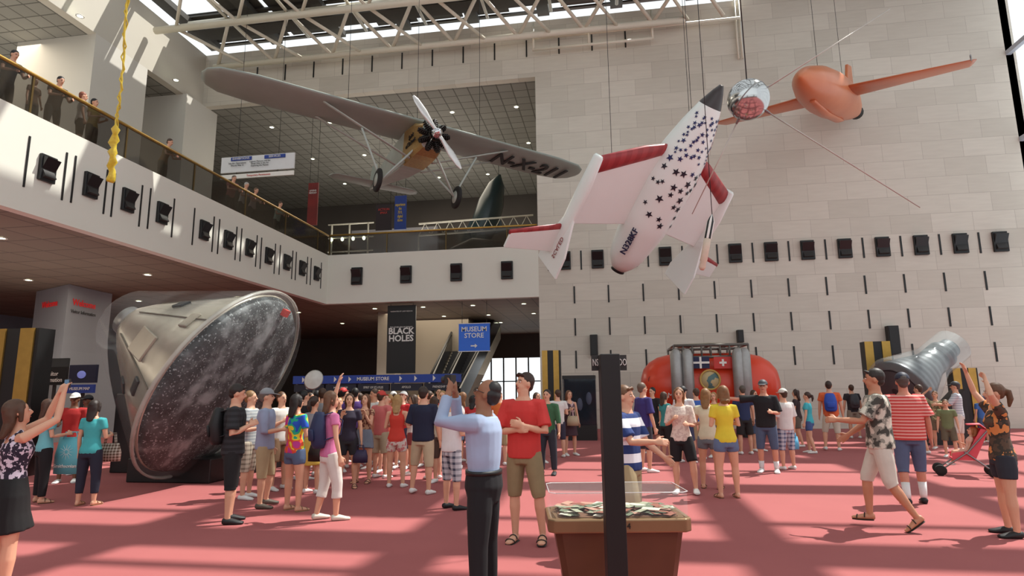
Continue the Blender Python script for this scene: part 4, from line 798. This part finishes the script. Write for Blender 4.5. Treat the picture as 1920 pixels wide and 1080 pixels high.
# crowd
cr=[(565,900,'person in black tee at the edge of the crowd below the capsule',(34,32,36),'m',BLK,'short',KH),
(600,895,'boy in grey tee behind the yellow skirt',(160,160,162),'m',BRN,'short',(60,60,70)),
(632,885,'girl in orange top with a blond ponytail in the crowd',(224,150,60),'f',BLD,'pony',(90,100,130)),
(662,880,'boy in purple tee with dark hair in the crowd',(90,60,130),'m',BLK,'short',(40,40,48)),
(698,880,'man in white polo in the crowd left of the salmon shirt',(226,226,222),'m',BRN,'short',KH),
(722,890,'girl in coral tee with blond ponytail in the crowd',(226,106,90),'f',BLD,'pony',(220,214,200)),
(752,882,'boy in white cap and red shirt behind the blond girl',(190,40,44),'m',BRN,'cap',(60,66,90)),
(772,890,'girl in white blouse left of the navy polo man',(228,220,214),'f',BRN,'long',(150,70,70)),
(812,898,'girl in lilac tee right of the navy polo man',(176,150,200),'f',BRN,'long',DEN),
(828,905,'boy in cream tee near the camera man',(224,214,190),'m',BLD,'short',(90,70,60)),
(862,880,'girl in white top behind the camera man',(230,226,222),'f',(140,96,58),'long',DEN),
(590,868,'man in maroon tee far back near the ticket desk',(110,36,44),'m',BLK,'short',DK),
(618,862,'woman in white tee near the round dish',(222,222,226),'f',BLK,'bob',(60,50,50)),
(646,860,'man in blue tee near the ticket desk',(60,90,160),'m',BRN,'short',KH),
(690,858,'woman in green top near the ticket desk',(90,140,90),'f',BLD,'bob',(50,50,60)),
(708,855,'boy in yellow tee near the ticket desk',(220,196,80),'m',BRN,'short',DEN),
(735,860,'man in grey polo with white cap near the ticket desk',(120,124,130),'m',BRN,'cap',KH),
(764,856,'woman in red blouse below the blue fascia',(190,50,60),'f',BRN,'long',DK),
(800,858,'man in tan shirt below the blue fascia',(186,166,130),'m',BRN,'short',(70,66,60)),
(822,855,'man in dark jacket below the end of the blue fascia',(40,42,50),'m',BLK,'short',DK),
(1048,858,'boy in white tee beside the green shirt boy',(230,228,224),'m',BRN,'short',(60,60,80)),
(886,870,'woman in red top beyond the camera man',(200,60,60),'f',BLK,'long',DK),
(577,880,'boy in olive tee squeezed in at the left of the crowd',(110,116,70),'m',BRN,'short',DK),
(610,876,'woman in coral blouse behind the waving woman',(230,120,100),'f',BLK,'long',KH),
(640,870,'boy in red cap and black tee in the crowd',(36,34,38),'m',BLK,'short',KH),
(672,868,'woman in cream cardigan behind the floral top girl',(224,212,190),'f',BRN,'bob',DK),
(703,870,'boy in sky blue tee behind the salmon shirt',(120,170,220),'m',BLD,'short',KH),
(728,874,'woman in white sleeveless top behind the blond girl',(235,232,228),'f',BLK,'pony',DEN),
(757,870,'boy in maroon polo left of the navy polo man',(120,40,50),'m',BLK,'short',KH),
(783,874,'woman in pink tee hidden behind the navy polo man',(230,140,160),'f',BLD,'long',DEN),
(806,876,'boy in bright red tee right behind the navy polo man',(206,50,44),'m',BRN,'short',DK),
(836,880,'woman in pale green top behind the white tee boy',(180,206,170),'f',BRN,'long',DK),
(857,868,'man in dark grey shirt behind the camera man',(100,104,110),'m',BLK,'short',DK),
(938,872,'boy in orange tee between the camera man and the red tee man',(224,120,60),'m',BRN,'short',KH),
(1010,868,'woman in navy top just right of the red tee man',(40,50,90),'f',BRN,'long',DK),
(905,858,'man in white tee far behind the camera man',(228,228,226),'m',BLK,'short',DK)]
ps=['down','bend','hold','mouth','down','hip']; rr=random.Random(21)
for i,(x,y,lab,c_,sx,hc,hs_,b_) in enumerate(cr):
    person(lab,G(x,y),rr.choice([-150,170,-20,20,-100,100,150,0]),rr.uniform(1.68,1.8) if sx=='m' else rr.uniform(1.58,1.68),sx,top=c_,bc=b_,hair=hc,hs='cap' if 'red cap' in lab else hs_,bl=1.05 if sx=='m' else .6,cap=((205,50,50) if 'red cap' in lab else (235,233,228)) if (hs_=='cap' or 'red cap' in lab) else None,aR=ps[i%6],aL=ps[(i*5+2)%6],hp=rr.uniform(-5,18),hy=rr.uniform(-30,30),skin=rr.choice([(222,168,138),(206,150,118),(228,178,150)]))
# middle / right
person('boy in green shirt and dark trousers right of the red tee man',G(1028,890),170,1.7,top=(60,106,72),sl=1.3,bot='pants',bc=(44,50,60),bl=1.93,hair=(50,34,26),shoe=(40,40,44))
_,hW,_,_=person('woman in dark patterned dress with shoulder bag by the display case',G(1070,856),-150,1.68,'f',top=(74,50,60),tp=S_('spots',(190,160,160),16),sl=0,bot='skirt',bc=(74,50,60),bl=.9,hair=(120,76,50),hs='long',aR='hold')
person('tall man in royal purple shirt behind the striped polo boy',G(1212,885),-60,1.82,top=(60,52,120),sl=.9,bc=(60,60,70),bl=1.1,hair=(120,100,84),loose=.01)
person('girl in pale blouse and black shorts facing the camera',G(1283,925),170,1.7,'f',top=(226,212,200),tp=S_('spots',(206,186,176),22),sl=.9,bc=(26,24,28),bl=.9,hair=(134,92,58),hs='long',aR='hold',aL='bend',legs='shift',shoe=(230,228,224))
person('woman in bright yellow tee and denim shorts seen from behind',G(1368,934),12,1.72,'f',top=(236,214,62),sl=.55,bc=(104,124,158),bl=.45,hair=(140,100,60),hs='bob',aR='hold',aL='hold',sandal=True,shoe=(120,80,60))
person('girl in white and yellow top with grey shorts beside the yellow tee woman',G(1335,932),-20,1.68,'f',top=(228,222,196),sl=.4,bc=(118,128,140),bl=.5,hair=(150,108,64),hs='long',aR='bend',aL='bend',sandal=True,shoe=(120,80,60))
person('man in black polo and denim shorts pointing to the left',G(1443,886),160,1.84,skin=(212,150,122),top=(26,26,30),sl=.9,bc=(80,98,126),bl=1.1,hs='cap',hair=(120,90,70),cap=(70,74,80),aR='side',aL='bend',sock=((235,235,235),.08),loose=.01)
_,hP,_,_=person('boy in white shirt and plaid shorts carrying a small bag',G(1480,890),25,1.66,top=(232,230,226),sl=.9,bc=(190,196,206),bp=S_('plaid',(70,84,120),12),bl=1.15,hs='cap',hair=BRN,cap=(214,210,200),loose=.01)
person('girl in turquoise tee and blue shorts walking behind the plaid boy',G(1522,850),60,1.58,'f',top=(70,186,200),bc=(74,96,150),bl=.6,hair=(70,46,34),hs='pony',legs='step')
person('woman in dark top walking left beyond the turquoise girl',G(1500,838),60,1.66,'f',top=(60,46,50),bc=(110,100,90),bl=.8,hair=(60,36,28),hs='long',legs='step')
person('man in orange shirt and white shorts wearing a blue backpack',G(1565,845),-15,1.86,top=(226,106,60),bc=(216,208,190),bl=1.1,hair=(60,42,32),legs='shift',loose=.008)
person('person in black tee with grey shorts at the stone wall',G(1605,822),0,1.78,top=(46,46,52),bc=(150,140,124),hair=BRN)
person('man in white tee in front of the red gondola tanks',G(1288,868),-30,1.74,top=(226,226,226),bc=(60,70,100),hair=BLK,hs='cap',cap=(30,30,34))
person('boy in blue tee below the gondola emblem',G(1312,862),20,1.7,top=(60,100,180),bc=KH,hair=BRN)
_,hG,_,_=person('woman in teal top left of the red gondola',G(1252,865),-60,1.62,'f',top=(60,150,150),bc=DK,hair=BRN,hs='long')
person('man in navy shirt below the right end of the red gondola',G(1400,852),10,1.76,top=(40,52,90),bc=DK,hair=(90,80,70))
person('girl in gold top below the red gondola',G(1345,858),160,1.6,'f',top=(220,180,60),bc=DEN,hair=BLD,hs='long')
person('man in black shirt left of the red gondola beyond the purple shirt',G(1228,850),140,1.74,top=(30,30,34),bc=DK,hair=BLK)
person('woman in white blouse at the right end of the red gondola',G(1422,846),-140,1.64,'f',top=(230,228,224),bc=DEN,hair=BRN,hs='long')
person('man in pale striped shirt and white shorts by the stroller',G(1806,846),60,1.8,top=(206,210,212),tp=S_('stripe',(170,180,190),16),sl=.9,bc=(222,216,206),bl=1.1,hair=(80,70,64),hs='cap',cap=(60,62,66),aR='reach',aL='reach',legs='shift')
person('woman in tan camouflage top beside the bell capsule plinth',G(1765,842),140,1.56,'f',top=(140,142,110),tp=S_('camo',(96,104,76),12,(190,180,140)),bc=(120,110,90),bl=.8,hair=(130,90,56),hs='pony',aR='head')
person('child in olive tee and shorts in front of the bell capsule',G(1785,857),150,1.35,top=(120,130,90),bc=(110,104,84),hair=(120,84,52))
person('child in blue tee near the right wall',G(1848,830),20,1.4,top=(70,120,190),bc=DEN,hair=(90,60,40))
person('person in grey blue top at the stone wall behind the stroller',G(1866,825),-30,1.66,top=(110,120,140),bc=(60,60,64),hair=BLK)
person('man in teal shirt walking at the far right wall',G(1735,850),40,1.74,top=(120,160,170),bc=(90,80,70),hair=BRN,legs='step')
# balcony people
for x,y,lab,c_,sx,hc,fc,ar in ((18,100,'man in black shirt leaning over the far left end of the balcony rail',(28,28,32),'m',BLK,-95,'rail'),(98,212,'boy in dark shirt at the left balcony rail',(60,40,36),'m',BLK,-100,'rail'),(58,215,'child in brown top low behind the balcony glass',(110,80,60),'f',BRN,-90,'down'),
 (155,190,'red haired person in white top on the left balcony',(190,180,170),'f',(150,80,50),-40,'down'),(172,242,'woman in yellow top behind the balcony glass',(190,160,50),'f',BLK,-80,'bend'),(306,296,'woman in mustard dress on the left balcony',(150,110,50),'f',BRN,-80,'rail'),
 (434,328,'man in striped polo on the left balcony',(190,120,110),'m',(130,110,96),-110,'rail'),(456,345,'white haired man in white shirt leaning on the left balcony rail',(226,224,218),'m',(200,196,190),-100,'rail'),(474,356,'person in pale pink shirt leaning on the balcony rail',(214,190,186),'f',(120,84,60),-100,'rail'),
 (520,378,'person in white and green shirt bending over the balcony rail near the corner',(200,220,200),'m',(90,60,40),-100,'rail')):
    p=PX(x,y,XL-.62); person(lab,p,fc,1.4 if 'child' in lab else 1.74,sx,top=c_,bc=DK,hair=hc,bl=1.1,aR=ar,aL=ar,lean=14 if ar=='rail' else 0,hp=-5,z=8.32)
# ---------- held items
def cam_item(p,M,w,h,d,lab,name='camera',m=BLACK,lens=True):
    MM=Matrix.Translation(p)@M.to_3x3().to_4x4(); t=thing(name,lab,name,MM); hs_=MB().box((0,0,0),(w,d,h)).build('housing',m,t,W=False,bev=.004)
    if lens: MB().lathe([(.028,0),(.028,.04),(.02,.045)],Matrix.Translation((0,d/2,0))@Matrix.Rotation(R(-90),4,'X'),16).build('lens',DGREY,hs_,W=False)
    else: MB().box((0,-d/2-.001,0),(w*.86,.002,h*.86)).build('screen',mat((90,130,160),emit=.3),hs_,W=False)
cam_item((h1[1]+h1[-1])/2+V((0,0,.01)),M1,.12,.08,.06,'black compact camera held up by the blue shirt man')
cam_item((h3[1]+h3[-1])/2+V((0,0,.01)),M3,.14,.08,.015,'phone with lit screen held up by the patterned tank top woman','phone',DGREY,False)
def backpack(i,H,fc,c_,lab,off=.2,k=1.0):
    p=V(PBY[i]); M=Matrix.Translation(V((p.x,p.y,H*.70)))@Matrix.Rotation(R(fc),4,'Z'); t=thing('backpack',lab,'backpack',M); m=mat(c_,amt=.15)
    bg_=MB().loft([(0,-off,-.2*k),(0,-off-.02,0),(0,-off,.18*k)],[(.15*k,.09),(.16*k,.1),(.12*k,.07)],ref=(1,0,0),n=16).build('bag',m,t,W=False); MB().loft([(0,-off-.1,-.14),(0,-off-.11,-.02)],[(.1,.03)]*2,ref=(1,0,0)).build('pocket',m,bg_,W=False)
    for s in (1,-1): MB().loft([(s*.09,-off+.02,.17),(s*.1,-.02,.215),(s*.1,.125,.1),(s*.11,.1,-.08),(s*.12,-off+.04,-.15)],[(.022,.008)]*5,ref=(1,0,0),n=8).build('strap',m,t,W=False)
PBY={o['label']:MW[o.name].translation for o in COL.objects if o.get('category')=='person'}
backpack('boy in black polo and black shorts with white stripe looking at his hands',1.8,-62,(26,28,30),'black backpack worn by the black polo boy')
backpack('woman in pink top and white capri trousers waving her arm',1.7,-48,(40,52,92),'navy backpack worn by the pink top woman',.16)
backpack('man in orange shirt and white shorts wearing a blue backpack',1.86,-15,(40,84,190),'bright blue backpack on the orange shirt man')
backpack('person in black tee with grey shorts at the stone wall',1.78,0,(60,64,70),'grey backpack on the person at the stone wall')
def bag(hd,fc,w,h,c_,lab,name='handbag',writing=None,kind=None,strap=.25):
    p=V(hd)-V((0,0,h/2+strap*.8-.02)); M=Matrix.Translation(p)@Matrix.Rotation(R(fc),4,'Z'); t=thing(name,lab,'bag',M); m=mat(c_,**kind) if kind else mat(c_,amt=.12)
    bb=MB().loft([(0,0,-h/2),(0,0,0),(0,0,h/2)],[(w/2,.07),(w/2*1.02,.075),(w/2*.8,.02)],ref=(1,0,0),n=18,rnd=False).build('bag_body',m,t,W=False)
    for y in (-.02,.02): MB().loft([(-w*.25,y,h/2-.02),(-w*.18,y,h/2+strap*.8),(w*.18,y,h/2+strap*.8),(w*.25,y,h/2-.02)],.009,n=6).build('handle',m,t,W=False)
    if writing:
        b=MB(); 
        for k in range(12): a=math.pi*k/6; b.prism([(.03*math.cos(a-.12),-.082,.06+.03*math.sin(a-.12)),(.12*math.cos(a),-.082,.06+.12*math.sin(a)),(.03*math.cos(a+.12),-.082,.06+.03*math.sin(a+.12))],(0,-.004,0))
        b.build('sunburst_print',WHITE,bb,W=False); txt(writing,.08,(0,-.085,-h*.28),(1,0,0),(0,0,1),WHITE,bb,W=False)
bag(hB[1],6,.5,.58,(110,200,214),'pale teal shopping bag with white sunburst held at the left','shopping_bag','Smithsonian',strap=.1)
bag(hT[1],10,.36,.28,(96,74,60),'brown and white patterned handbag on the turquoise top woman',kind=S_('plaid',(200,190,176),22),strap=.2)
bag(hW[1],0,.3,.25,(190,170,140),'tan shoulder bag of the patterned dress woman')
bag(hP[1],0,.2,.26,(90,180,220),'small light blue bag carried by the plaid shorts boy','shopping_bag',strap=.1)
bag(hD[1],0,.3,.24,(50,34,30),'dark brown shoulder bag beside the tie dye girl')
bag(hK[-1],0,.28,.22,(54,44,80),'dark purple bag in the crowd',strap=.1)
bag(hG[1],0,.2,.22,(60,190,220),'tiny turquoise bag near the red gondola','shopping_bag',strap=.1)
# stroller + toddler
p=G(1818,892); M=Matrix.Translation((p.x,p.y,0))@Matrix.Rotation(R(70),4,'Z'); t=thing('stroller','pink umbrella stroller with small double wheels carrying a toddler','stroller',M)
PK=mat((226,84,96),amt=.1)
for s in (1,-1):
    x=s*.21
    MB().loft([(x,.46,.1),(x,.0,.45),(x,-.36,.88),(x,-.5,1.0)],.014,n=8).build('frame_tube',STEEL,t,W=False); MB().loft([(x,-.36,.1),(x,.05,.45)],.014,n=8).build('frame_tube',STEEL,t,W=False); MB().loft([(x,-.48,.98),(x,-.6,1.02)],.02,n=8).build('handle_grip',BLACK,t,W=False)
    for y in (.46,-.36):
        for dx in (-.025,.025): MB().lathe([(.02,-.01),(.09,-.012),(.1,0),(.09,.012),(.02,.01)],Matrix.Translation((x+dx,y,.1))@Matrix.Rotation(R(90),4,'Y'),18).build('wheel',RUBBER,t,W=False)
    MB().prism([(s*.19,.25,.3),(s*.19,-.1,.3),(s*.19,-.36,.86),(s*.19,-.24,.88),(s*.19,-.02,.48),(s*.19,.25,.42)],(.01,0,0)).build('side_panel',PK,t,W=False)
MB().tube([(-.21,.46,.12),(.21,.46,.12)],.01).build('axle',STEEL,t,W=False); MB().tube([(-.21,-.36,.12),(.21,-.36,.12)],.01).build('axle',STEEL,t,W=False)
MB().loft([(0,.26,.33),(0,.0,.31),(0,-.1,.33)],[(.19,.02)]*3,ref=(1,0,0),n=12).build('seat',PK,t,W=False); MB().loft([(0,-.1,.33),(0,-.22,.58),(0,-.34,.84)],[(.19,.02)]*3,ref=(1,0,0),n=12).build('backrest',PK,t,W=False)
MB().loft([(0,-.36,.84),(0,-.24,.96),(0,-.06,.95)],[(.2,.02),(.21,.02),(.19,.015)],ref=(1,0,0),n=12).build('canopy',PK,t,W=False)
person('toddler in peach outfit sitting in the pink stroller',M@V((0,-.02,0)),70,.92,'f',top=(236,190,170),bc=(230,180,160),bl=.7,hair=(190,130,80),hs='bob',legs='sit',aR='bend',aL='down',z=.19,lean=-16)
# ---------- bake modifiers / text
dg=bpy.context.evaluated_depsgraph_get()
done=set(); res=[]
for o in BAKE:
    if o.name in done: continue
    done.add(o.name); res.append((o,bpy.data.meshes.new_from_object(o.evaluated_get(dg))))
for o,me in res:
    if o.type=='FONT':
        n=bpy.data.objects.new(o.name+'_',me); COL.objects.link(n); n.parent=o.parent; n.matrix_basis=o.matrix_basis.copy(); nm=o.name; bpy.data.objects.remove(o); n.name=nm
        if not me.materials: me.materials.append(WHITE)
    else:
        o.modifiers.clear(); o.data=me
# ---------- camera & light
cd=bpy.data.cameras.new('camera'); co=bpy.data.objects.new('camera',cd); COL.objects.link(co); M=MC.to_4x4(); M.translation=CAM; co.matrix_world=M
cd.sensor_width=36; cd.lens=1150/1920*36; cd.clip_end=200; SC.camera=co
w=bpy.data.worlds.new('world'); SC.world=w; w.use_nodes=True; bg=w.node_tree.nodes['Background']; bg.inputs[0].default_value=(.93,.98,1,1); bg.inputs[1].default_value=1.1
def light(name,kind,loc,e,rot=None,size=1,col=(1,1,1)):
    l=bpy.data.lights.new(name,kind); l.energy=e; l.color=col
    if kind=='AREA': l.size=size
    o=bpy.data.objects.new(name,l); COL.objects.link(o); o.location=loc
    if rot is not None: o.rotation_euler=V(rot).to_track_quat('-Z','Y').to_euler()
    return l
s=light('sun','SUN',(0,0,30),5.6,rot=(-.5,-.34,-1),col=(1,.97,.9)); s.angle=R(.6)
W_=(1,.88,.7)
for (x,y) in ((-18,8),(-18,18),(-24,13),(-20,27)): light('soffit_light','AREA',(x,y,5.9),150,rot=(0,0,-1),size=5,col=W_)
light('soffit_light','AREA',(-9,32,5.9),320,rot=(0,0,-1),size=6,col=W_); light('gallery_light','AREA',(-12,36,16.8),600,rot=(0,0,-1),size=8,col=W_)
light('gallery_light','AREA',(-27,18,16.8),500,rot=(0,0,-1),size=6,col=W_)
UP=(1,.95,.87)
light('added_ceiling_fill','AREA',(-12,36,8.5),600,rot=(0,0,1),size=9,col=UP); light('added_ceiling_fill','AREA',(-27,18,8.5),400,rot=(0,0,1),size=8,col=UP)  # added fill without fittings, aimed up to brighten the gallery ceilings
light('added_ceiling_fill','AREA',(-19,16,2.6),120,rot=(0,0,1),size=9,col=UP); light('added_ceiling_fill','AREA',(-9,34,2.6),100,rot=(0,0,1),size=7,col=UP)  # same added fill below the balconies, brightens the soffits
SC.view_settings.view_transform='Standard'; SC.view_settings.exposure=0.12
